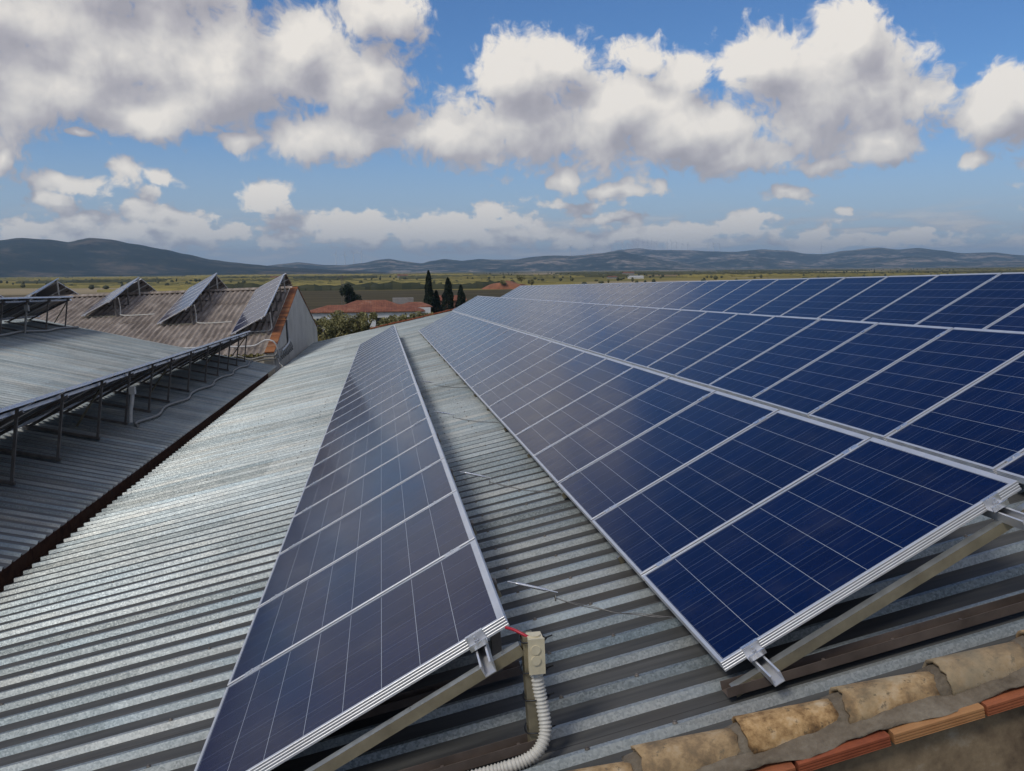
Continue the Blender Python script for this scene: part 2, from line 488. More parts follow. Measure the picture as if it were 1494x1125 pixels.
def make_tile():
    t = material('weathered_tile'); c = coord(t, 'Object')
    oi = t.node('ShaderNodeObjectInfo').outputs['Random']
    wn = t.node('ShaderNodeTexWhiteNoise', noise_dimensions='1D'); t.l.new(oi, wn.inputs['W'])
    cc = t.vmath('ADD', c, t.vmath('MULTIPLY', wn.outputs['Color'], (9.0, 9.0, 9.0)))
    n = t.noise(cc, 10.0, 7, 0.68); n2 = t.noise(cc, 30.0, 5, 0.7); n3 = t.noise(cc, 3.0, 4, 0.6)
    col = t.ramp(n, [(0.34, (0.085, 0.045, 0.018)), (0.44, (0.26, 0.145, 0.055)), (0.54, (0.50, 0.31, 0.135)), (0.68, (0.64, 0.49, 0.32))])
    col = t.mix(t.smooth(n3, 0.50, 0.70, 0, 0.75), col, (0.29, 0.245, 0.155))
    col = t.mix(t.smooth(n2, 0.56, 0.68, 0, 0.85), col, (0.075, 0.055, 0.03))
    col = t.mix(t.math('MULTIPLY', wn.outputs['Value'], 0.6), col, (0.25, 0.205, 0.135))
    t.put(t.b.inputs['Base Color'], col)
    t.b.inputs['Roughness'].default_value = 0.9
    bump(t, t.math('MULTIPLY_ADD', n2, 0.5, n), 0.5, 0.006)
    return t.mat


def make_brick():
    t = material('ridged_brick'); c = coord(t)
    oi = t.node('ShaderNodeObjectInfo').outputs['Random']
    n = t.noise(c, 9.0, 6, 0.6)
    red = t.mix(t.lin(n, 0.3, 0.7), (0.20, 0.042, 0.017), (0.37, 0.088, 0.032))
    pale = t.mix(t.lin(n, 0.3, 0.7), (0.33, 0.17, 0.065), (0.50, 0.29, 0.12))
    t.put(t.b.inputs['Base Color'], t.mix(t.math('MULTIPLY', oi, 0.25), red, pale))
    t.b.inputs['Roughness'].default_value = 0.85
    bump(t, t.noise(c, 60, 4), 0.25, 0.003)
    return t.mat


def make_pale_brick():
    t = material('pale_brick'); c = coord(t)
    n = t.noise(c, 9.0, 6, 0.6)
    z = t.sep(t.node('ShaderNodeNewGeometry').outputs['Normal'])[2]
    t.put(t.b.inputs['Base Color'], t.mix(t.lin(n, 0.35, 0.7), (0.37, 0.165, 0.062), (0.44, 0.225, 0.090)))
    t.b.inputs['Roughness'].default_value = 0.85
    bump(t, t.noise(c, 60, 4), 0.25, 0.003)
    return t.mat


def make_plaster(name, cols, scale=1.2, rough=0.92, bm=0.35):
    t = material(name); c = coord(t)
    n = t.noise(c, scale, 7, 0.6); n2 = t.noise(c, scale * 7, 6, 0.65)
    v = t.math('MULTIPLY_ADD', n2, 0.35, t.math('MULTIPLY', n, 0.65))
    k = len(cols)
    t.put(t.b.inputs['Base Color'], t.ramp(v, [(0.33 + 0.34 * i / (k - 1), q) for i, q in enumerate(cols)]))
    t.b.inputs['Roughness'].default_value = rough
    bump(t, t.math('MULTIPLY_ADD', t.noise(c, 45, 4), 0.4, n2), bm, 0.006)
    return t.mat


def make_fibre():
    """grey-brown fibre cement sheet with lichen and dark streaks"""
    t = material('fibre_cement'); c = coord(t)
    st = t.noise(t.vmath('MULTIPLY', c, (6.0, 0.8, 1.0)), 1.1, 6, 0.65)
    n = t.noise(c, 0.8, 6, 0.6); n2 = t.noise(c, 9.0, 5, 0.7)
    col = t.ramp(st, [(0.3, (0.14, 0.112, 0.09)), (0.5, (0.30, 0.245, 0.20)), (0.7, (0.46, 0.39, 0.325))])
    col = t.mix(t.smooth(n, 0.42, 0.7, 0, 0.5), col, (0.135, 0.105, 0.08))
    col = t.mix(t.smooth(n2, 0.62, 0.75, 0, 0.6), col, (0.055, 0.042, 0.032))
    t.put(t.b.inputs['Base Color'], col); t.b.inputs['Roughness'].default_value = 0.95
    bump(t, n2, 0.3, 0.006)
    return t.mat


def make_leaf(name, a, b, c3, rough=0.6):
    t = material(name)
    at = t.node('ShaderNodeAttribute'); at.attribute_name = 'tone'
    t.put(t.b.inputs['Base Color'], t.ramp(at.outputs['Fac'], [(0.0, a), (0.55, b), (1.0, c3)]))
    t.b.inputs['Roughness'].default_value = rough
    t.b.inputs['Specular IOR Level'].default_value = 0.25
    return t.mat


MAT = {}
MAT['cells'] = make_cells()
MAT['alu'] = simple('aluminium', (0.74, 0.74, 0.75), 0.38, 0.55, 0.08, 5, 0.06)
MAT['alu_bright'] = simple('bright_aluminium', (0.82, 0.82, 0.83), 0.30, 0.8, 0.06, 14, 0.08)
MAT['backsheet'] = simple('backsheet', (0.24, 0.23, 0.22), 0.55, 0, 0.05)
MAT['zinc'] = simple('zinc_steel', (0.34, 0.295, 0.20), 0.45, 0.5, 0.25, 9, 0.1)
MAT['zinc_top'] = simple('zinc_bright', (0.62, 0.63, 0.60), 0.35, 0.8, 0.15, 9, 0.08)
MAT['steel'] = simple('dark_steel', (0.17, 0.15, 0.13), 0.6, 0.4, 0.3, 8, 0.1)
MAT['rail'] = simple('brown_rail', (0.15, 0.115, 0.094), 0.62, 0.35, 0.35, 5, 0.12)
MAT['galv'] = make_galv('galvanised_rib')
MAT['trough'] = make_galv('galvanised_trough', True)
MAT['galv2'] = make_galv('galvanised_rib_weathered', False, 0.95)
MAT['trough2'] = make_galv('galvanised_trough_weathered', True, 2.1)
MAT['rust'] = make_rust('gutter_rust')
MAT['tile'] = make_tile()
MAT['brick'] = make_brick()
MAT['pale_brick'] = make_pale_brick()
MAT['mortar'] = make_plaster('mortar', [(0.085, 0.064, 0.042), (0.165, 0.130, 0.090), (0.25, 0.21, 0.155)], 6.0, 0.95, 1.0)
MAT['render'] = make_plaster('wall_render', [(0.065, 0.043, 0.026), (0.17, 0.118, 0.070), (0.27, 0.195, 0.115), (0.38, 0.32, 0.24)], 3.2)
MAT['grey_render'] = make_plaster('grey_render', [(0.50, 0.455, 0.375), (0.66, 0.605, 0.505), (0.76, 0.71, 0.61)], 0.7)
MAT['concrete'] = simple('old_concrete', (0.27, 0.25, 0.225), 0.9, 0, 0.2, 1.0)
MAT['fibre'] = make_fibre()
MAT['conduit'] = simple('pale_conduit', (0.60, 0.57, 0.50), 0.5, 0, 0.12, 12)
MAT['conduit_grey'] = simple('grey_conduit', (0.30, 0.285, 0.25), 0.55, 0, 0.15, 9)
MAT['white_pipe'] = simple('white_pipe', (0.55, 0.54, 0.52), 0.4, 0, 0.06, 5)
MAT['beige'] = simple('beige_plastic', (0.66, 0.58, 0.40), 0.45, 0, 0.12, 16)
MAT['black'] = simple('black_plastic', (0.012, 0.012, 0.013), 0.4, 0, 0.2, 5)
MAT['red'] = simple('red_cable', (0.42, 0.015, 0.03), 0.4, 0, 0.1, 5)
MAT['wire'] = simple('steel_wire', (0.30, 0.28, 0.25), 0.45, 0.7, 0.2, 40)
# ------------------------------------------------------------------ the big galvanised roof
TH = R(10.45)
RN = Vector((-math.sin(TH), 0, math.cos(TH)))
RIB0 = Vector((-0.7975, 0, -1.7703)) - RN * 0.09         # a point on the plane of the rib tops


def roof_z(x):
    return RIB0.z + (x - RIB0.x) * math.tan(TH)


def on_roof(x, y, h=0.0):
    return Vector((x, y, roof_z(x))) + RN * h


RIB_H = 0.028


def rib_profile(y0, y1, pitch=0.2):
    out = []
    y = y0
    while y < y1 - 1e-6:
        out += [(y, -RIB_H, 1), (y + pitch - 0.050, -RIB_H, 0), (y + pitch - 0.032, 0, 0), (y + pitch - 0.013, 0, 0)]
        y += pitch
    out.append((y, -RIB_H, 1))
    return out                               # the last flag says: the face that starts here is trough


def ribbed_sheet(mb, surf, xs, prof):
    """surf(x, y, h) gives the point; xs the stations along the ribs"""
    n = len(prof)
    vs = [surf(x, p[0], p[1] + 0.0032 * noise.noise(Vector((x * 0.9, p[0] * 1.7, 2.5))) + 0.0015 * noise.noise(Vector((x * 2.6, p[0] * 4.0, 7.5)))) for x in xs for p in prof]
    b = len(mb.v)
    mb.v.extend(vs)
    for k in range(len(xs) - 1):
        for i in range(n - 1):
            a = b + k * n + i
            mb.f.append([a, a + n, a + n + 1, a + 1]); mb.m.append(1 if prof[i][2] else 0); mb.sm.append(False); mb.attr.append(0.5)


RIDGE_X = 7.2
ROOF_Y0, ROOF_Y1 = 2.66, 41.66
wh = thing('metal_warehouse', AM @ T(2.0, 22.0, -9.4), 'large warehouse with pale ribbed metal roof under the blue panel rows', 'warehouse')
WB = (2.0, 22.0, -9.4)
mb = MB()
prof = rib_profile(ROOF_Y0, ROOF_Y1)
ribbed_sheet(mb, on_roof, [-3.21 + (RIDGE_X + 3.21) * i_ / 26 for i_ in range(27)], prof)
for xs_ in (-3.05, -2.1, -1.05, 0.62, 0.92, 2.6):
    for i_ in range(0, 70):
        if (i_ % 2 == 0) or xs_ < -3: 
            q_ = on_roof(xs_ + rnd.uniform(-0.02, 0.02), ROOF_Y0 + 0.2 * i_ + 0.178, 0)
            mb.tube([q_, q_ + RN * 0.003, q_ + RN * 0.0032, q_ + RN * 0.009], 0.008, 6, 2, rad=[0.010, 0.010, 0.006, 0.0055])
mb.build('roof', [MAT['galv'], MAT['trough'], MAT['steel']], wh, off=WB)
mb = MB()


def far_slope(x, y, h):
    return Vector((x, y, roof_z(RIDGE_X) - (x - RIDGE_X) * math.tan(TH) + h))


ribbed_sheet(mb, far_slope, [RIDGE_X, 21.0], prof)
mb.build('rear_roof', [MAT['galv'], MAT['trough']], wh, off=WB)
mb = MB()
mb.sweep([(-0.22, -0.035), (0, 0.012), (0.22, -0.035), (0.22, -0.045), (0, 0.0), (-0.22, -0.045)], [(RIDGE_X, ROOF_Y0, roof_z(RIDGE_X) + 0.02), (RIDGE_X, ROOF_Y1, roof_z(RIDGE_X) + 0.02)])
mb.build('ridge_cap', MAT['galv'], wh, off=WB)
mb = MB()                                      # walls under the eaves
mb.box(-3.05, -2.83, 2.75, 41.4, -10.9, -2.42)
mb.box(20.6, 20.85, 2.75, 41.4, -10.9, -2.0)
gz = [(-3.05, roof_z(-3.05) - 0.06), (RIDGE_X, roof_z(RIDGE_X) - 0.06), (20.85, roof_z(RIDGE_X) - 13.65 * math.tan(TH) - 0.06)]
vs = [(-3.05, 41.4, -10.9)] + [(x, 41.4, z) for x, z in gz] + [(20.85, 41.4, -10.9)]
vs += [(x, 41.62, z) for x, y, z in vs]
mb.add(vs, [(0, 1, 2, 3, 4), (9, 8, 7, 6, 5), (0, 5, 6, 1), (1, 6, 7, 2), (2, 7, 8, 3), (3, 8, 9, 4)])
mb.build('wall', MAT['render'], wh, off=WB)
# flat tiles along the far gable
mb = MB()
for k in range(13):
    x = -0.4 + k * 0.42
    a = on_roof(x, 41.55, 0.035 + 0.02 * rnd.random())
    M = T(*a) @ Matrix.Rotation(-TH, 4, 'Y') @ Matrix.Rotation(R(rnd.uniform(-3, 3)), 4, 'Z')
    mb.box(-0.2, 0.2, -0.14, 0.16, -0.02, 0.03, 0, M)
mb.build('verge_tiles', MAT['brick'], wh, off=WB)

# ------------------------------------------------------------------ near parapet wall with its coping
pp = thing('parapet_wall', AM @ T(2.5, 2.5, -9.4), 'rendered gable wall with mortared coping along the near roof edge', 'wall')
PB = (2.5, 2.5, -9.4)
mb = MB()
x0, x1 = -3.0, RIDGE_X
zt = lambda x, d: roof_z(x) + d
vs = [(x0, 2.44, -10.9), (x1, 2.44, -10.9), (x1, 2.44, zt(x1, -0.026)), (x0, 2.44, zt(x0, -0.026)), (x0, 2.64, -10.9), (x1, 2.64, -10.9), (x1, 2.64, zt(x1, -0.026)), (x0, 2.64, zt(x0, -0.026))]
mb.add(vs, [(0, 1, 2, 3), (5, 4, 7, 6), (3, 2, 6, 7), (0, 3, 7, 4), (1, 5, 6, 2)])
mb.build('wall', MAT['render'], pp, off=PB)
# mortar bed: a rough ridge between bricks and tiles
mb = MB()


def bed(u, v):
    x = x0 + (x1 - x0) * u
    y = 2.408 + v * 0.262
    base = [0.022, 0.034, 0.046, 0.060, 0.066, 0.060, 0.045, 0.020, -0.02]
    k = v * 8; i = min(7, int(k)); h = base[i] + (base[i + 1] - base[i]) * (k - i)
    w = noise.noise(Vector((x * 6, y * 14, 3))) * 0.011 + noise.noise(Vector((x * 19, y * 30, 8))) * 0.007 + noise.noise(Vector((x * 60, y * 60, 8))) * 0.003
    if v < 0.01: y += 0.018 + 0.035 * noise.noise(Vector((x * 4.5, 1, 2)))
    return on_roof(x, y, h + w)


mb.grid(bed, 1100, 16)
mb.build('mortar', MAT['mortar'], pp, off=PB)
# ridged bricks
k = 0
bx = x0 + 0.05
brick_at = 1.172 - 0.312 * 13
while brick_at < x1 - 0.3:
    a = on_roof(brick_at + 0.002, 2.40, 0.018 + rnd.uniform(-0.004, 0.004))
    M = T(*a) @ Matrix.Rotation(-TH, 4, 'Y') @ Matrix.Rotation(R(rnd.uniform(-0.8, 0.8)), 4, 'Z')
    mb = MB()
    L = 0.305
    pr = [(0, 0.004), (0.004, 0)]
    prof_b = [(0.0, 0.0), (0.005, 0.002)]
    z = 0.0
    pts = [(0.20, 0.0), (0.004, 0.0), (0.0, -0.004)]
    for q in range(3):
        zz = -0.006 - q * 0.0095
        pts += [(0.0, zz), (0.0, zz - 0.0055), (0.0035, zz - 0.0065), (0.0035, zz - 0.0088)]
    pts += [(0.0, -0.0355), (0.003, -0.038), (0.20, -0.038)]
    n = len(pts)
    vs = [M @ Vector((xx, p[0], p[1])) for xx in (0, L) for p in pts]
    mb.add(vs, [(i, i + 1, n + i + 1, n + i) for i in range(n - 1)] + [tuple(range(n))[::-1], tuple(range(n, 2 * n))])
    pale = abs(brick_at - 1.484) < 0.05
    ob = mb.build('brick', MAT['pale_brick'] if pale else MAT['brick'], pp, off=PB)
    if pale: ob['label'] = 'pale yellowish ridged brick'
    brick_at += 0.312
# half-round coping tiles, each lapping the one below
tx = 1.065 - 0.335 * 12
while tx < x1 - 0.4:
    mb = MB()
    L = 0.312
    ang = [R(a) for a in range(-8, 189, 14)]
    jit = rnd.uniform(-0.012, 0.012); rot = R(rnd.uniform(-2.5, 2.5)); lift = rnd.uniform(-0.003, 0.004)
    rows = []
    for i in range(9):
        u = i / 8
        ro = 0.080 - 0.018 * u
        for shell in (0, 1):
            rr = ro - 0.013 * shell
            rows.append([])
            for a in ang:
                wob = 1 + 0.018 * noise.noise(Vector((tx * 7, u * 3, a * 1.3)))
                chip = 0.018 * noise.noise(Vector((tx * 11, a * 6, 5))) if i in (0, 8) else 0
                rows[-1].append(Vector((u * L + chip, math.cos(a) * rr * wob, math.sin(a) * rr * 1.0 * wob + 0.006 - 0.010 * u + ((0.012 * noise.noise(Vector((tx * 5, u * 8, a))) + 0.008 * noise.noise(Vector((tx * 5, u * 25, a)))) if a in (ang[0], ang[1], ang[-1]) else 0.0))))
    a0 = on_roof(tx, 2.556 + jit, 0.038 + lift)
    M = T(*a0) @ Matrix.Rotation(-TH, 4, 'Y') @ Matrix.Rotation(rot, 4, 'Z')
    n = len(ang); vs = [M @ p for r_ in rows for p in r_]
    fs = []
    for i in range(8):
        for j in range(n - 1):
            o_, i_ = (2 * i) * n, (2 * i + 1) * n
            fs.append((o_ + j, o_ + 2 * n + j, o_ + 2 * n + j + 1, o_ + j + 1))
            fs.append((i_ + j, i_ + j + 1, i_ + 2 * n + j + 1, i_ + 2 * n + j))
    for i in (0, 8):
        for j in range(n - 1):
            o_, i_ = (2 * i) * n, (2 * i + 1) * n
            fs.append((o_ + j, o_ + j + 1, i_ + j + 1, i_ + j) if i == 0 else (o_ + j + 1, o_ + j, i_ + j, i_ + j + 1))
    for j in (0, n - 1):
        for i in range(8):
            o_, i_ = (2 * i) * n + j, (2 * i + 1) * n + j
            fs.append((o_, i_, i_ + 2 * n, o_ + 2 * n) if j == 0 else (o_, o_ + 2 * n, i_ + 2 * n, i_))
    mb.add(vs, fs, 0, True)
    # mortar plug in the open lower end
    pl = [M @ Vector((0.012 + 0.006 * noise.noise(Vector((tx, a, 1))), math.cos(a) * 0.069, math.sin(a) * 0.064 + 0.004)) for a in ang]
    k2 = len(pl)
    pl += [M @ Vector((-0.040 + 0.014 * noise.noise(Vector((tx, a * 2, 3))), math.cos(a) * 0.074 + 0.004, math.sin(a) * 0.058 - 0.004 + 0.008 * noise.noise(Vector((tx * 3, a * 3, 6))))) for a in ang]
    mb.add(pl, [(j, j + 1, k2 + j + 1, k2 + j) for j in range(k2 - 1)] + [tuple(range(k2, 2 * k2))], 1, True)
    mb.build('coping_tile', [MAT['tile'], MAT['mortar']], pp, off=PB)
    tx += 0.335

# ------------------------------------------------------------------ the lower metal roof on the left
LS = 0.2575
LT = math.atan(LS)
LNV = Vector((math.sin(LT), 0, math.cos(LT)))
L_RIDGE = -11.1


def left_z(x):
    return -2.197 + (-3.511 - x) * LS


def on_left(x, y, h=0.0):
    return Vector((x, y, left_z(x))) + LNV * h


lw = thing('metal_warehouse', AM @ T(-9.0, 15.0, -9.4), 'lower warehouse with dull grey ribbed metal roof left of the gutter', 'warehouse')
LB = (-9.0, 15.0, -9.4)
mb = MB()
ribbed_sheet(mb, on_left, [L_RIDGE + (-3.345 - L_RIDGE) * i_ / 18 for i_ in range(19)], rib_profile(1.0, 28.4))
mb.build('roof', [MAT['galv2'], MAT['trough2']], lw, off=LB)
mb = MB()
ribbed_sheet(mb, lambda x, y, h: Vector((x, y, left_z(L_RIDGE) + (x - L_RIDGE) * LS + h)), [-19.0, L_RIDGE], rib_profile(1.0, 28.4))
mb.build('rear_roof', [MAT['galv2'], MAT['trough2']], lw, off=LB)
mb = MB()
zr = left_z(L_RIDGE)
mb.sweep([(-0.30, -0.06), (0, 0.016), (0.30, -0.06), (0.30, -0.07), (0, 0.004), (-0.30, -0.07)], [(L_RIDGE, 1.0, zr + 0.02), (L_RIDGE, 28.4, zr + 0.02)])
mb.build('ridge_cap', MAT['galv'], lw, off=LB)
mb = MB()
mb.box(-3.95, -3.72, 1.1, 28.3, -10.9, -2.32)
mb.box(-18.6, -18.4, 1.1, 28.3, -10.9, -2.35)
mb.build('wall', MAT['grey_render'], lw, off=LB)

# rusty valley gutter between the two roofs
mb = MB()
gy0, gy1 = 1.6, 28.45
pts = [(-3.66, -2.40), (-3.64, -2.40), (-3.64, -2.60), (-3.06, -2.60), (-3.06, -2.42), (-3.04, -2.42), (-3.04, -2.62), (-3.66, -2.62)]
n = len(pts)
NS = 60
for k in range(NS):
    a = gy0 + (gy1 - gy0) * k / NS; b = gy0 + (gy1 - gy0) * (k + 1) / NS
    mb.add([(p[0], a, p[1]) for p in pts] + [(p[0], b, p[1]) for p in pts], [(i, n + i, n + (i + 1) % n, (i + 1) % n) for i in range(n)])
g = mb.build('valley_gutter', MAT['rust'], M=AM @ T(-3.35, 15.0, -2.6), off=(-3.35, 15.0, -2.6))
tag(g, 'rusty brown valley gutter between the two metal roofs', 'gutter')
# ------------------------------------------------------------------ solar panels
def frame_mesh():
    mb = MB()
    prof = [(0.024, -0.040), (0.0, -0.040), (0.0, -0.032), (0.0018, -0.0305), (0.0018, -0.0265), (0.0, -0.025), (0.0, -0.0215), (0.0018, -0.020), (0.0018, -0.016),
            (0.0, -0.0145), (0.0, -0.011), (0.0018, -0.0095), (0.0018, -0.006), (0.0, -0.0045), (0.0, -0.0008), (0.0008, 0.0), (0.0145, 0.0), (0.0145, -0.0034)]
    n = len(prof)
    cs = [(0, 0, 1, 1), (PW, 0, -1, 1), (PW, PL, -1, -1), (0, PL, 1, -1)]
    vs = [(cx + sx * d * (1.9 if cx > 0 and z > -0.004 and d > 0.01 else 1.0), cy + sy * d, z) for cx, cy, sx, sy in cs for d, z in prof]
    fs = [(c * n + i, ((c + 1) % 4) * n + i, ((c + 1) % 4) * n + i + 1, c * n + i + 1) for c in range(4) for i in range(n - 1)]
    mb.add(vs, fs)
    return mb.mesh('panel_frame', MAT['alu'])


def glass_mesh():
    mb = MB(); e = 0.0140
    p = [(e, e), (PW - e * 1.9, e), (PW - e * 1.9, PL - e), (e, PL - e)]
    vs = [(x, y, -0.0026) for x, y in p] + [(x, y, -0.008) for x, y in p]
    mb.add(vs, [(0, 1, 2, 3)], 0)
    mb.add(vs, [(7, 6, 5, 4), (0, 4, 5, 1), (1, 5, 6, 2), (2, 6, 7, 3), (3, 7, 4, 0)], 1)
    return mb.mesh('panel_glass', [MAT['cells'], MAT['backsheet']])


FRAME_ME, GLASS_ME = frame_mesh(), glass_mesh()
mbx = MB(); mbx.box(PW - 0.22, PW - 0.10, PL / 2 - 0.06, PL / 2 + 0.06, -0.030, -0.0085)
JBOX_ME = mbx.mesh('panel_box', MAT['black'])


def part(name, me, parent, M=None):
    o = bpy.data.objects.new(name, me); C.objects.link(o); o.parent = parent
    if M is not None: o.matrix_local = M
    return o


def panel(M, label, group, back=False):
    t = thing('solar_panel', M, label, 'solar panel', group)
    part('frame', FRAME_ME, t); part('cell_glass', GLASS_ME, t)
    if back: part('junction_box', JBOX_ME, t)
    return t


def tilt(t):
    return Matrix.Rotation(-t, 4, 'Y')


# shared small hardware, modelled once: local x along the slope, y along the row, z off the panel face
def mid_clamp_mesh():
    mb = MB()
    mb.box(-0.04, 0.04, -0.0195, 0.0195, 0.0006, 0.0036)
    mb.box(-0.04, 0.04, -0.009, 0.009, -0.036, 0.0006)
    mb.tube([(0, 0, 0.0036), (0, 0, 0.010)], 0.0065, 6)
    return mb.mesh('mid_clamp', MAT['alu_bright'])


def end_clamp_mesh():
    mb = MB()
    # stepped bracket: lip over the frame, web down its side, foot on the purlin
    mb.box(-0.034, 0.034, -0.004, 0.012, 0.0008, 0.0046)
    mb.box(-0.034, 0.034, -0.0045, -0.0008, -0.030, 0.0008)
    mb.box(-0.034, 0.034, -0.046, -0.0045, -0.0336, -0.030)
    mb.box(-0.034, 0.034, -0.046, -0.042, -0.030, -0.012)
    mb.tube([(0, -0.024, -0.030), (0, -0.024, -0.010)], 0.0085, 6)
    mb.tube([(0, -0.024, -0.014), (0, -0.024, 0.004)], 0.0045, 8)
    return mb.mesh('end_clamp', MAT['alu_bright'])


MIDC_ME, ENDC_ME = mid_clamp_mesh(), end_clamp_mesh()


def purlin_mesh(y0, y1):
    """open-topped aluminium channel under the panels"""
    mb = MB()
    w, h, s = 0.021, 0.042, 0.0028
    p = [(-w, 0), (-w, -h), (w, -h), (w, 0), (w - 0.007, 0), (w - 0.007, -s), (w - s, -s), (w - s, -h + s), (-w + s, -h + s), (-w + s, -s), (-w + 0.007, -s), (-w + 0.007, 0)]
    p = [(x, z - 0.0415) for x, z in p]
    n = len(p)
    mb.add([(x, y0, z) for x, z in p] + [(x, y1, z) for x, z in p], [(i, (i + 1) % n, n + (i + 1) % n, n + i) for i in range(n)])
    # small end faces, wall by wall
    for y in (y0, y1):
        q = [(x, y, z) for x, z in p]
        mb.add(q, [(0, 1, 8, 9), (0, 9, 10, 11), (1, 2, 7, 8), (2, 3, 6, 7), (3, 4, 5, 6)])
    return mb.mesh('purlin', MAT['alu'])


def c_bar(mb, a, b, w, h, s=0.003, upv=(0, 0, 1), openz=1):
    """steel channel from a to b; open to +up when openz > 0"""
    z = openz
    pr = [(-w / 2, -h / 2 * z), (w / 2, -h / 2 * z), (w / 2, h / 2 * z), (w / 2 - s, h / 2 * z), (w / 2 - s, (-h / 2 + s) * z), (-w / 2 + s, (-h / 2 + s) * z), (-w / 2 + s, h / 2 * z), (-w / 2, h / 2 * z)]
    if z < 0: pr = pr[::-1]
    a, b = Vector(a), Vector(b)
    d = (b - a).normalized(); u = Vector(upv); x = d.cross(u).normalized(); u = x.cross(d)
    n = 8
    vs = [a + x * p[0] + u * p[1] for p in pr] + [b + x * p[0] + u * p[1] for p in pr]
    mb.add(vs, [(i, (i + 1) % n, n + (i + 1) % n, n + i) for i in range(n)])
    for o in (0, n):
        mb.add(vs[o:o + n], [(0, 1, 4, 5), (1, 2, 3, 4), (0, 5, 6, 7)])


def roof_row(key, x, z, tdeg, y0, n, ys, labels, group, frame_label, post_dx=0.065):
    """a row of panels on the big roof with its triangular mounts; frame coordinates"""
    t = R(tdeg)
    X = Vector((math.cos(t), 0, math.sin(t))); N = Vector((-math.sin(t), 0, math.cos(t)))
    base = Vector((x, y0, z))
    RM = AM @ T(*base) @ tilt(t)
    for k in range(n):
        wob = Matrix.Rotation(R(rnd.uniform(-0.12, 0.12)), 4, 'X') @ Matrix.Rotation(R(rnd.uniform(-0.10, 0.10)), 4, 'Y')
        lab = labels(k)
        panel(RM @ T(0, k * PIT, 0) @ wob, lab[0], lab[1])
    fr = thing('mounting_frame', AM @ T(x + 0.6, y0 + n * PIT / 2, roof_z(x + 0.6)), frame_label, 'mounting frame', 'mounting frames of the panel rows')
    inv = fr.matrix_world.inverted()
    yend = n * PIT - (PIT - PL)
    for s in (0.125, 1.185):
        part('purlin', purlin_mesh(-0.17, yend + 0.17), fr, inv @ RM @ T(s, 0, 0))
        part('end_clamp', ENDC_ME, fr, inv @ RM @ T(s, 0, 0))
        part('end_clamp', ENDC_ME, fr, inv @ RM @ T(s, yend, 0) @ Matrix.Rotation(math.pi, 4, 'Z'))
        for k in range(1, n):
            part('mid_clamp', MIDC_ME, fr, inv @ RM @ T(s + rnd.uniform(-0.02, 0.02), k * PIT - (PIT - PL) / 2, 0))
    off = inv @ AM
    for y in ys:
        # brown base rail lying on the ribs, sloping beam, rear post
        lo = on_roof(x + (0.005 if y < 3.2 else 0.06), y, 0.019); hi = on_roof(x + 1.17 + post_dx + 0.06, y, 0.019)
        mb = MB(); c_bar(mb, off @ lo, off @ hi, 0.062, 0.036, 0.003, off.to_3x3() @ RN)
        for i in range(5):
            q = lo.lerp(hi, 0.08 + 0.21 * i) + Vector((0, -0.018, 0))
            mb.tube([off @ q, off @ (q + RN * 0.016)], 0.007, 6)
        mb.build('base_rail', MAT['rail'], fr)
        bl = base + X * -0.012 - N * 0.104; bh = base + X * (1.31 + 0.0) - N * 0.104
        bl.y = y; bh.y = y
        mb = MB(); c_bar(mb, off @ bl, off @ bh, 0.036, 0.040, 0.003, off.to_3x3() @ N, -1)
        b0, b1 = off @ (bl + N * 0.0205), off @ (bh + N * 0.0205)
        u_ = (off.to_3x3() @ N).normalized(); d_ = (b1 - b0).normalized(); x_ = d_.cross(u_)
        mb.add([b0 - x_ * 0.018, b0 + x_ * 0.018, b1 + x_ * 0.018, b1 - x_ * 0.018], [(0, 1, 2, 3)], 1)
        mb.build('sloping_beam', [MAT['zinc'], MAT['zinc_top']], fr)
        px = x + 1.17 + (post_dx if y < 3.2 else 0.012)
        pt = Vector((px, y, (base + X * 1.31).z - 0.045)); pb = Vector((px + 0.012, y, roof_z(px) + 0.004))
        mb = MB(); c_bar(mb, off @ pb, off @ pt, 0.058, 0.040, 0.003, Vector((1, 0, 0)), -1)
        mb.build('rear_post', MAT['zinc'] if y < 3.2 else MAT['steel'], fr)
    return fr


YS_L = [2.955, 3.55, 4.5, 5.85, 7.35] + [8.85 + 1.5 * i for i in range(14)]
GL = 'panels of the left row on the big roof'
roof_row('L', -0.7975, -1.7703, 27.1, 3.0107 + 0.012, 26, YS_L,
         lambda k: ('solar panel, %s from the near end of the narrow left row' % ORD[k], GL), GL,
         'metal triangle mounts and purlins under the narrow left panel row')
YS_R = [2.925, 4.5, 6.0, 7.5, 9.0] + [10.5 + 1.5 * i for i in range(13)]
G1 = 'panels of the lowest row right of the walkway'
roof_row('R1', 1.1427, -1.3946, 26.7, 2.9448 + 0.006, 26, YS_R,
         lambda k: ('blue panel, %s from the near end of the row right of the walkway' % ORD[k], G1), G1,
         'metal triangle mounts and purlins under the row right of the walkway')
G2 = 'panels of the middle row on the right'
Y2 = [3.06 + 1.5 * i for i in range(25)]
roof_row('R2', 3.0671, -1.0474, 27.0, 4.0888 - PIT + 0.01, 36, Y2,
         lambda k: ('blue solar panel, %s from the near end of the middle right row' % ORD[k], G2), G2,
         'metal triangle mounts under the middle right panel row')
G3 = 'panels of the highest row on the right'
x3, z3 = 5.2923 - 0.30 * math.cos(R(27.1)), -0.5441 - 0.30 * math.sin(R(27.1))


def lab3(k):
    if k < 3:
        return ('blue solar panel of the highest row beyond the right edge of the photo', G3 + ' outside the photo')
    return ('blue panel, %s of the highest row counting from the right edge' % ORD[k - 3], G3)


roof_row('R3', x3, z3, 27.1, 7.18 - 4 * PIT + 0.01, 36, Y2, lab3, G3, 'metal triangle mounts under the highest right panel row')

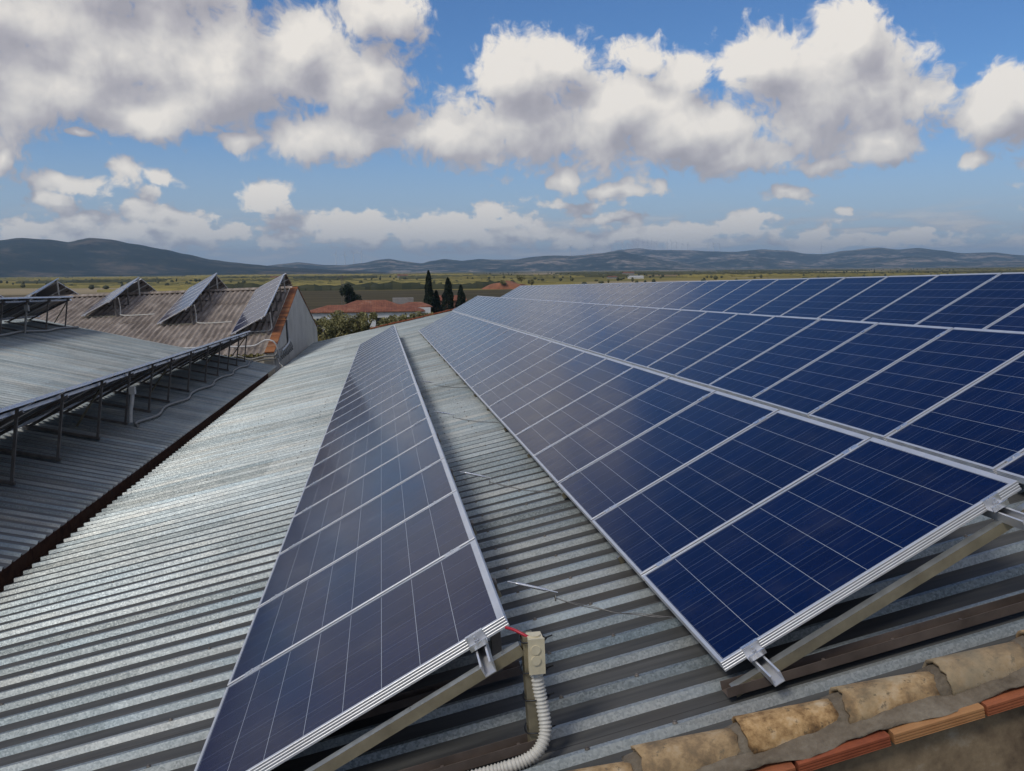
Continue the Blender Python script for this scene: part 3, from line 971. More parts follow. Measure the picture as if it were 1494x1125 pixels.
# ------------------------------------------------------------------ rows on the lower left roof
def left_row(x, z, tdeg, y1, n, ylist, labels, group, flabel, postcol):
    """x, z is the upper edge; the row ends at y1 away from us"""
    t = R(tdeg)
    X = Vector((math.cos(t), 0, math.sin(t))); N = Vector((-math.sin(t), 0, math.cos(t)))
    lo = Vector((x, 0, z)) - X * PW
    y0 = y1 - n * PIT
    RM = AM @ T(lo.x, y0, lo.z) @ tilt(t)
    for k in range(n):
        wob = Matrix.Rotation(R(rnd.uniform(-0.2, 0.2)), 4, 'X')
        lab = labels(n - 1 - k)
        panel(RM @ T(0, k * PIT, 0) @ wob, lab, group, True)
    fr = thing('mounting_frame', AM @ T(x, (y0 + y1) / 2, left_z(x)), flabel, 'mounting frame', 'mounting frames of the panel rows')
    inv = fr.matrix_world.inverted(); off = inv @ AM
    for s in (0.14, 1.17):
        part('purlin', purlin_mesh(-0.1, n * PIT + 0.1), fr, inv @ RM @ T(s, 0, 0))
    for i, y in enumerate(ylist):
        a = Vector((x - 0.03, y, z - 0.07)); b = Vector((x - 0.17, y, left_z(x - 0.17)))
        mb = MB(); mb.bar(off @ b, off @ a, 0.036, 0.032, upv=(1, 0, 0)); mb.build('post', postcol, fr)
        mb = MB(); q = Vector((lo.x - 0.02, y, left_z(lo.x - 0.02) + 0.015)); mb.bar(off @ q, off @ (b + Vector((0.04, 0, 0.015))), 0.05, 0.035); mb.build('base_rail', MAT['steel'], fr)
        c1 = lo - N * 0.105; c2 = Vector((x, 0, z)) - X * 0.02 - N * 0.105; c1.y = y; c2.y = y
        mb = MB(); mb.bar(off @ c1, off @ c2, 0.04, 0.04); mb.build('sloping_beam', MAT['steel'], fr)
        if i % 3 == 1:
            mb = MB(); mb.bar(off @ (a + Vector((0, 0.02, -0.05))), off @ (Vector((lo.x + 0.55, y + 0.55, left_z(lo.x + 0.55) + 0.03))), 0.025, 0.02); mb.build('brace', MAT['zinc'], fr)
    return fr


GN1 = 'panels seen from behind on the lower left roof'
NY = [3.2, 4.6, 6.1, 7.55, 9.0, 10.49, 11.93, 13.55, 14.99, 16.45, 17.9, 19.7, 21.6, 23.2, 24.7, 26.2, 27.7]
left_row(-4.05, -1.09, 27.0, 28.2, 25, NY, lambda k: 'panel seen from behind above the gutter, %s from the far end' % ORD[k], GN1,
         'dark steel posts and rails carrying the row above the gutter', MAT['steel'])
GN2 = 'panels of the upper row on the lower left roof'
left_row(-8.99, 0.17, 25.0, 27.9, 12, [17.0 + 1.5 * i for i in range(8)], lambda k: 'dark panel of the hindmost left metal roof row, %s from its far end' % ORD[k], GN2,
         'dark steel posts under the hindmost row on the left metal roof', MAT['steel'])
# ------------------------------------------------------------------ brown fibre-cement building on the left
YE, ZE, YR, ZR = 28.75, -1.87, 38.4, 0.20
SS = math.atan2(ZR - ZE, YR - YE)
SN = Vector((0, -math.sin(SS), math.cos(SS))); SD = Vector((0, math.cos(SS), math.sin(SS)))
SX1, SX0 = -3.66, -24.0
sh = thing('brown_shed', AM @ T(-12.0, 38.0, -9.4), 'long building with brown corrugated roof and orange tiled gable edge', 'building')
SB = (-12.0, 38.0, -9.4)


def shed_pt(x, d, h, side=1):
    p = Vector((x, YE, ZE)) + SD * d + SN * h
    if side < 0: p.y = 2 * YR - p.y
    return p


LEN = (YR - YE) / math.cos(SS)
for side, nm in ((1, 'roof'), (-1, 'rear_roof')):
    mb = MB()
    nx = int((SX1 - SX0) / 0.2 * 8)
    cuts = [(0.0, 2.55), (2.40, 5.05), (4.90, 7.50), (7.35, LEN)]
    for ci, (a, b) in enumerate(cuts):
        nxs = nx + 1; vs = []
        for d in (a, b):
            for i in range(nxs):
                x = SX1 + (SX0 - SX1) * i / nx
                sag = 0.02 * noise.noise(Vector((x * 0.6, ci, side)))
                h = 0.030 * math.sin(2 * math.pi * x / 0.2) + (0.016 if d == a else 0.0) + sag
                vs.append(shed_pt(x, d, h, side))
        mb.add(vs, [(i, i + 1, nxs + i + 1, nxs + i) for i in range(nx)], 0, True)
        if side > 0:       # thickness of the lower edge
            vs = []
            for th in (0, -0.012):
                for i in range(nxs):
                    x = SX1 + (SX0 - SX1) * i / nx
                    sag = 0.02 * noise.noise(Vector((x * 0.6, ci, side)))
                    vs.append(shed_pt(x, a, 0.030 * math.sin(2 * math.pi * x / 0.2) + 0.016 + sag + th, side))
            mb.add(vs, [(i + 1, i, nxs + i, nxs + i + 1) for i in range(nx)], 0, True)
    mb.build(nm, MAT['fibre'], sh, off=SB)
mb = MB()
mb.sweep([(-0.24, -0.02), (-0.08, 0.06), (0.08, 0.06), (0.24, -0.02), (0.24, -0.04), (0.06, 0.03), (-0.06, 0.03), (-0.24, -0.04)], [(SX0, YR, ZR + 0.03), (SX1, YR, ZR + 0.03)])
mb.build('ridge_cap', MAT['fibre'], sh, off=SB)
# eave wall and gable wall
mb = MB()
GX0, GX1 = -3.78, -3.47
mb.box(SX0, GX0, YE + 0.12, YE + 0.34, -10.9, ZE - 0.10)
mb.build('eave_wall', MAT['grey_render'], sh, off=SB)
mb = MB()
yf = 2 * YR - YE
pr = [(YE + 0.02, -10.9), (YE + 0.02, ZE + 0.02), (YR, ZR + 0.05), (yf, ZE + 0.02), (yf, -10.9)]
vs = [(GX1, y, z) for y, z in pr] + [(GX0, y, z) for y, z in pr]
mb.add(vs, [(0, 4, 3, 2, 1), (5, 6, 7, 8, 9), (0, 1, 6, 5), (1, 2, 7, 6), (2, 3, 8, 7), (3, 4, 9, 8)])
mb.build('gable_wall', MAT['grey_render'], sh, off=SB)


def make_verge():
    t = material('verge_brick'); c = coord(t)
    n = t.noise(c, 3.0, 6, 0.6)
    x, y, z = t.sep(c)
    row = t.math('FLOOR', t.math('DIVIDE', y, 0.29))
    wn = t.node('ShaderNodeTexWhiteNoise', noise_dimensions='1D'); t.l.new(row, wn.inputs['W'])
    v = t.math('MULTIPLY_ADD', wn.outputs['Value'], 0.45, t.math('MULTIPLY', n, 0.55))
    t.put(t.b.inputs['Base Color'], t.ramp(v, [(0.2, (0.10, 0.038, 0.016)), (0.45, (0.24, 0.082, 0.026)), (0.62, (0.34, 0.13, 0.042)), (0.8, (0.24, 0.16, 0.09))]))
    t.b.inputs['Roughness'].default_value = 0.9
    bump(t, t.noise(c, 20, 4), 0.4, 0.01)
    return t.mat


mb = MB()
for side in (1, -1):
    k = 0; d = -0.02
    while d < LEN:
        L = min(0.285, LEN - d)
        for (a, b) in ((GX1 + 0.03, GX1 - 0.27),):
            h = 0.055 + rnd.uniform(-0.006, 0.008); dd = rnd.uniform(-0.01, 0.01)
            p = [shed_pt(xx, d + dd + q, h - 0.03 + zz, side) for zz in (0, 0.035) for q in (0, L) for xx in (a, b)]
            mb.add(p, [(0, 2, 3, 1), (4, 5, 7, 6), (0, 1, 5, 4), (2, 6, 7, 3), (0, 4, 6, 2), (1, 3, 7, 5)])
        d += 0.29
mb.build('verge_tiles', make_verge(), sh, off=SB)
mb = MB()                                        # downpipe on the gable
yp = 33.9
mb.box(GX1 + 0.001, GX1 + 0.02, 32.9, 33.12, -2.2, -0.85)
mb.build('wall_slot', MAT['black'], sh, off=SB)

# panel rows on it, climbing over the ridge
def shed_row(x, d0, n, label, group, flabel, far=3, bent=27.0):
    B = Matrix((Vector((1, 0, 0)), SD, SN)).transposed().to_4x4()
    M0 = AM @ T(*shed_pt(x, d0, 0.11)) @ B @ tilt(R(bent))
    for k in range(n):
        panel(M0 @ T(0, k * PIT, 0), label % ('%s from its lower end' % ORD[k]), group, True)
    SDf = Vector((0, math.cos(SS), -math.sin(SS))); SNf = Vector((0, math.sin(SS), math.cos(SS)))
    Bf = Matrix((Vector((1, 0, 0)), SDf, SNf)).transposed().to_4x4()
    M1 = AM @ T(x, YR + 0.1, ZR + 0.07) @ Bf @ tilt(R(bent))
    for k in range(far):
        panel(M1 @ T(0, k * PIT, 0), label % ('%s behind the ridge' % ORD[k]), group, True)
    fr = thing('mounting_frame', AM @ T(*shed_pt(x + 1.1, d0 + 3, 0)), flabel, 'mounting frame', 'mounting frames of the panel rows')
    off = fr.matrix_world.inverted() @ AM
    X = B.to_3x3() @ Vector((math.cos(R(bent)), 0, math.sin(R(bent))))
    NN = B.to_3x3() @ Vector((-math.sin(R(bent)), 0, math.cos(R(bent))))
    cnt = max(2, int(n * PIT / 1.7) + 1)
    for i in range(cnt):
        d = d0 + 0.25 + (n * PIT - 0.5) * i / (cnt - 1)
        a = shed_pt(x, d, 0.11) - NN * 0.06
        b = a + X * 1.34
        mb = MB(); mb.bar(off @ a, off @ b, 0.05, 0.045); mb.build('sloping_beam', MAT['zinc'], fr)
        e = Vector((b.x - 0.05, b.y, 0)); dd = (e.y - YE) / math.cos(SS)
        foot = Vector((b.x - 0.03, b.y, ZE + (b.y - YE) * math.tan(SS) + 0.02))
        mb = MB(); mb.bar(off @ foot, off @ (b - X * 0.05), 0.055, 0.045, upv=(1, 0, 0)); mb.build('rear_post', MAT['conduit'] if i == cnt - 1 else MAT['steel'], fr)
        mb = MB(); mb.bar(off @ (a + Vector((0, 0, -0.05))), off @ foot, 0.045, 0.04); mb.build('base_rail', MAT['zinc'] if i == 0 else MAT['steel'], fr)
    # the two purlins
    for s in (0.15, 1.16):
        a = shed_pt(x, d0, 0.11) + X * s - NN * 0.022 * 1.0
        mb = MB(); mb.bar(off @ (a - SD * 0.1 - NN * 0.03), off @ (a + SD * (n * PIT + 0.05) - NN * 0.03), 0.035, 0.03); mb.build('purlin', MAT['alu'], fr)
    for k in (0, 1):
        q = Vector((x + 0.1 + k * 0.95, YR + 0.25 + far * PIT * 0.0, ZR - 0.05))
    return fr


LSX = [(-5.09, 31.03, 7, 'nearest the orange gable'), (-7.89, 32.89, 6, 'second from the orange gable'), (-10.91, 34.57, 4, 'third from the orange gable'),
       (-14.15, 36.0, 3, 'fourth from the orange gable'), (-17.2, 37.4, 1, 'fifth from the orange gable')]
for x, y, n, lab in LSX:
    d0 = (y - YE) / math.cos(SS)
    shed_row(x, d0 - 0.05, n, 'panel %s in the brown roof row ' + lab, 'panels on the brown corrugated roof',
             'steel mounts under the brown roof row ' + lab)
# ------------------------------------------------------------------ conduit, junction box and cables on the near end of the left row
def at(x, y, z):
    return Vector((x, y, z))


def pipe(name, pts, r, mat, label, cat, group=None, step=0.06, n=8):
    P = spline(pts, step)
    o = P[0].copy()
    mb = MB(); mb.tube(P, r, n)
    ob = mb.build(name, mat, M=AM @ T(*o), off=o)
    return tag(ob, label, cat, group)


px, py, pz = 0.4025, 2.955, -1.25
# junction box screwed to the far side of the first post
jb = thing('junction_box', AM @ T(0.456, 2.93, -1.272), 'beige junction box with round knockouts on the end post', 'junction box')
mb = MB()
mb.box(-0.022, 0.030, -0.035, 0.035, -0.066, 0.056)
mb.box(-0.0245, 0.0325, -0.0375, -0.030, -0.0685, 0.0585)
mb.build('case', MAT['beige'], jb)
for dz in (0.040, 0.002):
    mb = MB(); mb.tube([(0.0, -0.0374, dz - 0.02), (0.0, -0.0415, dz - 0.02)], 0.017, 16); mb.build('knockout', MAT['beige'], jb)
mb = MB(); mb.tube([(0.004, 0.0, 0.056), (0.004, 0.0, 0.0615)], 0.02, 16); mb.build('knockout', MAT['beige'], jb)
# ribbed flexible conduit: down the post, round the foot and away along the base rail
path = spline([(0.460, 2.93, -1.333), (0.466, 2.925, -1.39), (0.476, 2.91, -1.47), (0.478, 2.885, -1.545), (0.452, 2.86, -1.592), (0.405, 2.845, -1.618), (0.33, 2.838, -1.634), (0.20, 2.835, -1.655), (0.05, 2.833, -1.682), (-0.15, 2.83, -1.718), (-0.45, 2.83, -1.772)], 0.0032)
rad = [0.0215 + 0.0028 * math.sin(i * 2 * math.pi / 4) for i in range(len(path))]
mb = MB(); mb.tube(path, 0.02, 12, rad=rad)
fc = mb.build('flexible_conduit', MAT['conduit'], M=AM @ T(0.47, 2.93, -1.3), off=(0.47, 2.93, -1.3))
tag(fc, 'cream ribbed flexible conduit curving down the end post', 'conduit')
for z, dx in ((-1.235, 0.0), (-1.345, 0.0), (-1.445, 0.004), (-1.565, 0.006)):
    q = [(0.411, 2.93), (0.416, 2.915), (0.45, 2.905), (0.485, 2.903), (0.500, 2.925), (0.490, 2.955), (0.46, 2.988), (0.418, 2.988), (0.411, 2.96), (0.411, 2.93)]
    P = [Vector((a + dx, b, z + (a - 0.37) * 0.06)) for a, b in q]
    mb = MB(); mb.tube(P, 0.0032, 6, caps=False)
    mb.tube([Vector((0.497, 2.925, z + 0.01)), Vector((0.520, 2.915, z + 0.022))], 0.003, 5)
    tie = mb.build('cable_tie', MAT['black'], fc, off=(0.47, 2.93, -1.3))
pipe('red_cable', [(0.370, 3.00, -1.205), (0.392, 2.97, -1.203), (0.42, 2.945, -1.212), (0.448, 2.93, -1.226)], 0.0055, MAT['red'], 'short red cable running from the panel edge into the beige box', 'cable', step=0.01)

# ------------------------------------------------------------------ bracing wires across the walkway
wl = ['nearest bracing wire with bright turnbuckle across the walkway', 'second bracing wire up the walkway with pale turnbuckle', 'third bracing wire up the walkway between the rows', 'fourth and farthest bracing wire across the walkway']
for i, (ya, yb) in enumerate(((3.57, 3.42), (5.85, 5.70), (8.85, 8.9), (11.85, 12.2))):
    a = Vector((0.455, ya, -1.235)); b = Vector((1.12, yb, -1.40))
    bw = thing('bracing_wire', AM @ T(*a), wl[i], 'wire', 'bracing wires across the walkway')
    d = b - a
    mb = MB()
    P = [d * (k / 24) + Vector((0, 0.006 * math.sin(k * 1.1), -0.035 * math.sin(math.pi * k / 24))) for k in range(7, 25)]
    mb.tube(P, 0.0022, 5)
    P2 = [p + Vector((0.0, 0.012 * math.sin(j * 0.7), 0.004)) for j, p in enumerate(P[2:])]
    mb.tube(P2, 0.0016, 5)
    e = P[0]
    mb.tube([e + Vector((0.0, 0.012 * math.sin(q * 0.6), 0.012 * math.cos(q * 0.6))) for q in range(11)], 0.0022, 5)
    mb.build('wire', MAT['wire'], bw)
    mb = MB()
    dn = d.normalized()
    mb.tube([dn * 0.035, dn * 0.048, dn * 0.16, dn * 0.173], 0.008, 8, rad=[0.004, 0.0068, 0.0068, 0.004])
    mb.tube([dn * 0.0, dn * 0.04], 0.003, 6); mb.tube([dn * 0.17, dn * 0.215], 0.003, 6)
    mb.build('turnbuckle', MAT['alu_bright'], bw)

# ------------------------------------------------------------------ conduits of the lower left roof and of the brown building
def lp(x, y, h=0.03):
    return on_left(x, y, h)


pts = [lp(-4.02, 14.95, 0.03)]
for i, y in enumerate([15.2, 16.2, 17.0, 17.6, 18.6, 19.4, 20.2, 21.2, 22.0, 23.0, 23.9, 24.8, 25.8, 26.6, 27.6, 28.2]):
    pts.append(lp(-4.08 + (0.06 if i % 3 == 1 else -0.03) + (y - 15) * 0.004, y, 0.03))
pipe('roof_conduit', pts, 0.024, MAT['conduit_grey'], 'pale wavy conduit along the feet of the posts above the gutter', 'conduit')
cb = thing('riser_conduit', AM @ T(-4.14, 14.99, -2.0), 'white capped conduit riser strapped to a post above the gutter', 'conduit')
mb = MB(); mb.tube(spline([(0.02, -0.06, 0.03), (0.03, -0.05, 0.2), (0.06, -0.03, 0.36), (0.07, 0.0, 0.50)], 0.04), 0.035, 8); mb.build('tube', MAT['conduit'], cb)
mb = MB(); mb.box(0.03, 0.12, -0.05, 0.05, 0.48, 0.60); mb.build('cap', MAT['conduit'], cb)
pipe('roof_conduit', [lp(-9.5, 19.0), lp(-9.15, 21.2), lp(-9.1, 23.0), lp(-9.2, 24.4), lp(-9.02, 25.6), lp(-9.1, 26.8), lp(-9.0, 28.1)], 0.030, MAT['conduit_grey'], 'grey conduit along the post feet of the hindmost metal roof row', 'conduit')
cb = thing('riser_conduit', AM @ T(-9.12, 24.4, left_z(-9.12)), 'grey conduit riser with a box on the hindmost metal roof row', 'conduit')
mb = MB(); mb.tube(spline([(0.0, 0.0, 0.0), (0.05, 0.0, 0.3), (0.10, 0.0, 0.6)], 0.05), 0.03, 8); mb.build('tube', MAT['conduit_grey'], cb)
mb = MB(); mb.box(0.06, 0.16, -0.05, 0.05, 0.56, 0.72); mb.build('cap', MAT['conduit_grey'], cb)


def sp(x, d, h=0.07):
    return shed_pt(x, d, h)


pipe('white_pipe', [sp(-7.1, 0.85, 0.10), sp(-6.0, 0.75, 0.10), sp(-5.0, 0.68, 0.10), sp(-4.25, 0.62, 0.10), sp(-4.0, 0.60, 0.16), sp(-3.75, 0.55, 0.30), sp(-3.5, 0.5, 0.26), sp(-3.38, 0.5, 0.0), sp(-3.36, 0.5, -0.45)], 0.027, MAT['white_pipe'], 'white pipe along the brown eave and over the orange tiles', 'pipe', step=0.1)
rows = [(-5.09, 31.03, 'nearest the orange gable'), (-7.89, 32.89, 'second from the orange gable'), (-10.91, 34.57, 'third from the orange gable')]
for x, y, w in rows:
    d = (y - YE) / math.cos(SS) + 0.35
    xr = x + 1.27
    pts = [sp(xr - 0.02, d + 0.1, 0.62), sp(xr, d + 0.1, 0.30), sp(xr + 0.02, d - 0.05, 0.10), sp(xr + 0.1, d - 0.3, 0.06), sp(xr + 0.5, d - 0.45, 0.06), sp(xr + 1.3, d - 0.4, 0.06)] if w[0] != 'n' else \
        [sp(xr - 0.02, d + 0.35, 0.60), sp(xr, d + 0.3, 0.25), sp(xr, d + 0.1, 0.07), sp(xr - 0.3, d - 0.05, 0.06), sp(xr - 1.0, d - 0.05, 0.06)]
    pipe('roof_conduit', pts, 0.022, MAT['conduit'], 'thin pale conduit beside the brown roof row ' + w, 'conduit', step=0.08)
# bundle of cables looped along the gable foot
for k, (dz, dy, lab) in enumerate(((0.0, 0.0, 'upper looping grey cable along the gable wall foot'), (-0.10, 0.05, 'lower looping grey cable along the gable wall foot'))):
    pts = [(-5.0, 28.72, -1.98 + dz), (-4.55, 28.70, -1.90 + dz), (-4.2, 28.70, -2.02 + dz), (-3.8, 28.66, -1.95 + dz), (-3.42, 28.7, -1.93 + dz)]
    y = 28.9
    while y < 33.5:
        pts += [(-3.40, y, -1.86 + dz + (y - 28.9) * 0.02), (-3.36, y + 0.25, -2.06 + dz + (y - 28.9) * 0.02)]
        y += 0.5
    pipe('cable_bundle', pts, 0.028, MAT['conduit_grey'], lab, 'cable', step=0.08)
pipe('white_pipe', [(-3.42, 33.05, -0.95), (-3.42, 33.05, -1.5), (-3.40, 32.9, -1.75), (-3.38, 31.5, -1.85), (-3.38, 30.4, -1.9)], 0.035, MAT['white_pipe'], 'white pipe bending down the grey gable wall', 'pipe', step=0.1)
pipe('loose_cable', [(-3.40, 29.0, -1.95), (-3.33, 28.9, -2.2), (-3.22, 28.75, -2.28), (-3.2, 28.4, -2.29)], 0.02, MAT['conduit'], 'pale cable hanging from the gable onto the metal roof edge', 'cable', step=0.05)
# ------------------------------------------------------------------ the plain and the hills
def make_ground():
    t = material('plain_ground'); c = coord(t); x, y, z = t.sep(c)
    wob = t.noise(c, 0.006, 4, 0.6)
    yy = t.math('MULTIPLY_ADD', t.math('SUBTRACT', wob, 0.5), 260.0, y)
    yy = t.math('MULTIPLY_ADD', x, -0.05, yy)
    # field patches
    pv = t.vmath('MULTIPLY', c, (1 / 190.0, 1 / 260.0, 0))
    patch = t.node('ShaderNodeSeparateColor'); t.l.new(t.voro(pv, 1.0, out='Color'), patch.inputs[0])
    field = t.ramp(patch.outputs[0], [(0.0, (0.16, 0.14, 0.050)), (0.22, (0.32, 0.255, 0.080)), (0.42, (0.45, 0.35, 0.125)), (0.60, (0.22, 0.19, 0.068)),
                                      (0.74, (0.30, 0.205, 0.12)), (0.80, (0.11, 0.105, 0.048)), (0.91, (0.42, 0.33, 0.22))], 'CONSTANT')
    rows = t.noise(t.vmath('MULTIPLY', c, (0.02, 0.25, 0)), 1.0, 3, 0.6)
    field = t.mix(t.lin(rows, 0.35, 0.65, 0.0, 0.6), field, (0.15, 0.13, 0.052))
    far = t.ramp(patch.outputs[1], [(0.0, (0.07, 0.075, 0.04)), (0.35, (0.15, 0.135, 0.07)), (0.6, (0.24, 0.20, 0.12)), (0.85, (0.38, 0.29, 0.20))], 'CONSTANT')
    field = t.mix(t.smooth(yy, 1500, 2600), field, far)
    # dark ploughed land nearer, rough scrub right behind the roofs
    plough = t.mix(t.lin(t.noise(t.vmath('MULTIPLY', c, (0.01, 0.09, 0)), 1.0, 4), 0.35, 0.65), (0.065, 0.059, 0.038), (0.115, 0.095, 0.062))
    col = t.mix(t.smooth(yy, 440, 520), plough, field)
    strip = t.noise(t.vmath('MULTIPLY', c, (0.004, 0.022, 0)), 1.0, 3, 0.5)
    plough = t.mix(t.smooth(strip, 0.52, 0.62, 0, 0.55), plough, (0.15, 0.125, 0.055))
    scrub = t.mix(t.lin(t.noise(c, 0.15, 6, 0.65), 0.35, 0.65), (0.040, 0.046, 0.018), (0.105, 0.095, 0.040))
    col = t.mix(t.smooth(yy, 150, 215), scrub, col)
    t.put(t.b.inputs['Base Color'], col)
    t.b.inputs['Roughness'].default_value = 1.0
    t.b.inputs['Specular IOR Level'].default_value = 0.0
    return t.mat


mb = MB()
rr = [0, 40, 90, 160, 260, 420, 700, 1200, 2000, 3400, 6000, 9000, 14000]
na = 72
vs = [(0, 0, 0)]
for r_ in rr[1:]:
    vs += [(r_ * math.sin(2 * math.pi * i / na), r_ * math.cos(2 * math.pi * i / na), 0) for i in range(na)]
fs = [(0, 1 + (i + 1) % na, 1 + i) for i in range(na)]
for k in range(len(rr) - 2):
    fs += [(1 + k * na + i, 1 + k * na + (i + 1) % na, 1 + (k + 1) * na + (i + 1) % na, 1 + (k + 1) * na + i) for i in range(na)]
mb.add(vs, fs)
tag(mb.build('ground', make_ground(), M=ID), kind='structure')


def make_hill(name, a, b, c3):
    t = material(name); c = coord(t)
    n = t.noise(c, 0.0035, 8, 0.62); n2 = t.noise(c, 0.02, 6, 0.6)
    v = t.math('MULTIPLY_ADD', n2, 0.4, t.math('MULTIPLY', n, 0.6))
    t.put(t.b.inputs['Base Color'], t.ramp(v, [(0.40, a), (0.50, b), (0.60, c3)]))
    t.b.inputs['Roughness'].default_value = 1.0; t.b.inputs['Specular IOR Level'].default_value = 0.0
    return t.mat


def interp(P, a):
    if a <= P[0][0]: return P[0][1]
    for (a0, e0), (a1, e1) in zip(P, P[1:]):
        if a <= a1:
            u = (a - a0) / (a1 - a0); u = 0.5 * u + 0.5 * u * u * (3 - 2 * u)
            return e0 + (e1 - e0) * u
    return P[-1][1]


def hills(P, dist, depth, mat, seed, rough, front=1.0):
    """a ridge at the given distance: real ground that climbs to the crest and falls away behind it"""
    a0, a1 = P[0][0] - 6, P[-1][0] + 6
    nu, nv = int((a1 - a0) * 9), 26
    mb = MB()

    def fn(u, v):
        az = a0 + (a1 - a0) * u
        e = interp(P, az)
        if az < P[0][0]: e -= (P[0][0] - az) * 0.12
        if az > P[-1][0]: e -= (az - P[-1][0]) * 0.12
        crest = EYE + dist * math.tan(R(e))
        s = (v - 0.62) / (0.62 if v < 0.62 else 0.38)      # -1 foot, 0 crest, 1 back
        prof = math.cos(s * math.pi / 2) ** 1.25 if abs(s) < 1 else 0
        d = dist + s * depth * (front if s < 0 else 0.8)
        x, y = d * math.sin(R(az)), d * math.cos(R(az))
        z = crest * prof
        gul = noise.fractal(Vector((x * rough, y * rough * 0.6, seed)), 0.9, 2.1, 6)
        z += gul * crest * 0.34 * (1 - prof) * min(1, prof * 3) + noise.fractal(Vector((x * rough * 3, y * rough * 3, seed + 4)), 0.9, 2.1, 3) * crest * 0.03 * prof
        return Vector((x, y, z - (6 if v in (0, 1) else 0)))

    mb.grid(fn, nu, nv)
    return tag(mb.build('hills', mat, M=ID), kind='structure')


HD = make_hill('hill_scrub', (0.010, 0.016, 0.012), (0.026, 0.031, 0.022), (0.13, 0.10, 0.07))
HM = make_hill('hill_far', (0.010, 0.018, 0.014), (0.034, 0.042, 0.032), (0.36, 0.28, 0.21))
LEFT = [(-35.285, 0.779), (-28.923, 1.298), (-24.507, 1.648), (-21.304, 1.822), (-20.296, 1.944), (-18.936, 1.917), (-17.901, 1.77), (-17.255, 1.929), (-16.822, 2.009), (-15.744, 1.938), (-14.288, 1.667), (-12.8, 1.348), (-11.662, 1.103), (-10.118, 0.771), (-8.935, 0.599), (-7.734, 0.467), (-6.517, 0.333), (-4.87, 0.215), (-1.507, 0.037), (0.203, -0.064)]
LEFT_LOW = [(-35.303, 0.59), (-30.304, 1.052), (-24.524, 1.431), (-21.342, 1.297), (-20.02, 1.072), (-18.667, 0.763), (-16.917, 0.522), (-15.112, 0.273), (-12.872, 0.053), (-11.337, -0.083)]
MID = [(-9.351, 0.229), (-7.334, 0.339), (-6.142, 0.473), (-5.126, 0.589), (-3.454, 0.408), (-2.345, 0.386), (-1.066, 0.505), (-0.163, 0.692), (0.527, 0.769), (1.471, 0.603), (2.62, 0.464), (3.205, 0.611), (4.021, 0.722), (5.188, 0.595), (6.349, 0.703), (7.531, 0.658), (8.473, 0.65), (9.81, 0.825), (10.642, 0.891), (12.17, 0.855), (14.083, 1.004), (15.336, 1.12), (16.327, 0.873), (18.298, 0.509), (20.584, 0.06)]
RIGHT = [(8.929, 0.077), (10.684, 0.496), (12.17, 0.742), (14.083, 1.004), (15.335, 1.201), (16.302, 1.276), (17.463, 1.176), (19.558, 1.108), (20.775, 1.033), (22.413, 0.991), (24.024, 1.131), (25.196, 1.031), (26.595, 0.809), (27.538, 0.776), (28.694, 0.963), (30.548, 1.13), (31.633, 0.972), (32.728, 1.032), (33.956, 0.893), (35.196, 0.721), (36.537, 0.737), (38.087, 0.564), (40.223, 0.472), (44.445, 0.266), (49.79, -0.136)]
RIGHT_LOW = [(16.765, 0.052), (18.302, 0.209), (19.317, 0.37), (20.785, 0.512), (22.4, 0.676), (24.038, 0.614), (25.619, 0.263), (27.092, 0.083), (28.643, 0.272), (30.911, 0.487), (32.384, 0.587), (34.191, 0.444), (35.603, 0.232), (38.103, 0.278), (41.492, 0.089), (47.234, -0.179)]
TURB = [-2.744, -2.195, -1.644, -1.176, 12.083, 13.171, 13.562, 14.646, 14.991, 15.38, 15.682, 15.983, 16.327, 16.627, 16.927, 17.226, 17.525, 17.866, 18.164, 18.461, 18.758, 19.097, 19.434, 20.694, 21.027, 21.36, 27.38]
hills(LEFT, 5200, 1500, HD, 1.0, 0.0016)
hills(LEFT_LOW, 4300, 700, HD, 5.0, 0.002)
hills(MID, 7600, 1500, HM, 9.0, 0.0012)
hills(RIGHT_LOW, 8200, 1100, HM, 13.0, 0.0012)
hills(RIGHT, 9800, 1600, HM, 17.0, 0.0010)

# wind turbines along the far crests
WT = simple('turbine_white', (0.85, 0.85, 0.85), 0.5)
t0 = None
for i, az in enumerate(TURB):
    prof, dist = (MID, 7600) if az < 13 else (RIGHT, 9800)
    e = interp(prof, az)
    z = EYE + dist * math.tan(R(e)) - 8
    H = 95 if az < 0 else rnd.uniform(75, 92)
    M = T(dist * math.sin(R(az)), dist * math.cos(R(az)), z) @ Matrix.Rotation(R(rnd.uniform(-25, 25)), 4, 'Z') @ Matrix.Scale(H / 70, 4)
    where = 'white wind turbine standing on the low crest left of the cypresses' if az < 0 else 'white wind turbine on the far crest right of centre'
    if t0 is None:
        t0 = thing('wind_turbine', M, where, 'wind turbine', 'wind turbines on the far crests')
        mb = MB(); mb.tube([(0, 0, 0), (0, 0, 35), (0, 0, 70)], 2, 8, rad=[2.6, 2.1, 1.5]); mb.build('tower', WT, t0)
        mb = MB(); mb.tube([(0, -4, 70), (0, 0, 70.5), (0, 5, 70)], 1.8, 8, rad=[1.4, 2.2, 1.6]); mb.build('nacelle', WT, t0)
        mb = MB()
        for b in range(3):
            a = R(20 + 120 * b)
            pts = [Vector((math.sin(a) * q, -4.5, 70 + math.cos(a) * q)) for q in (0, 8, 20, 33)]
            mb.tube(pts, 1, 6, rad=[1.0, 1.7, 1.2, 0.35])
        mb.build('rotor', WT, t0)
    else:
        r_ = dup(t0, M, where, ('wind turbines on the far crests'))
        for ch in r_.children:
            if ch.name.startswith('rotor'):
                ch.matrix_local = T(0, 0, 70) @ Matrix.Rotation(R(rnd.uniform(0, 120)), 4, 'Y') @ T(0, 0, -70)

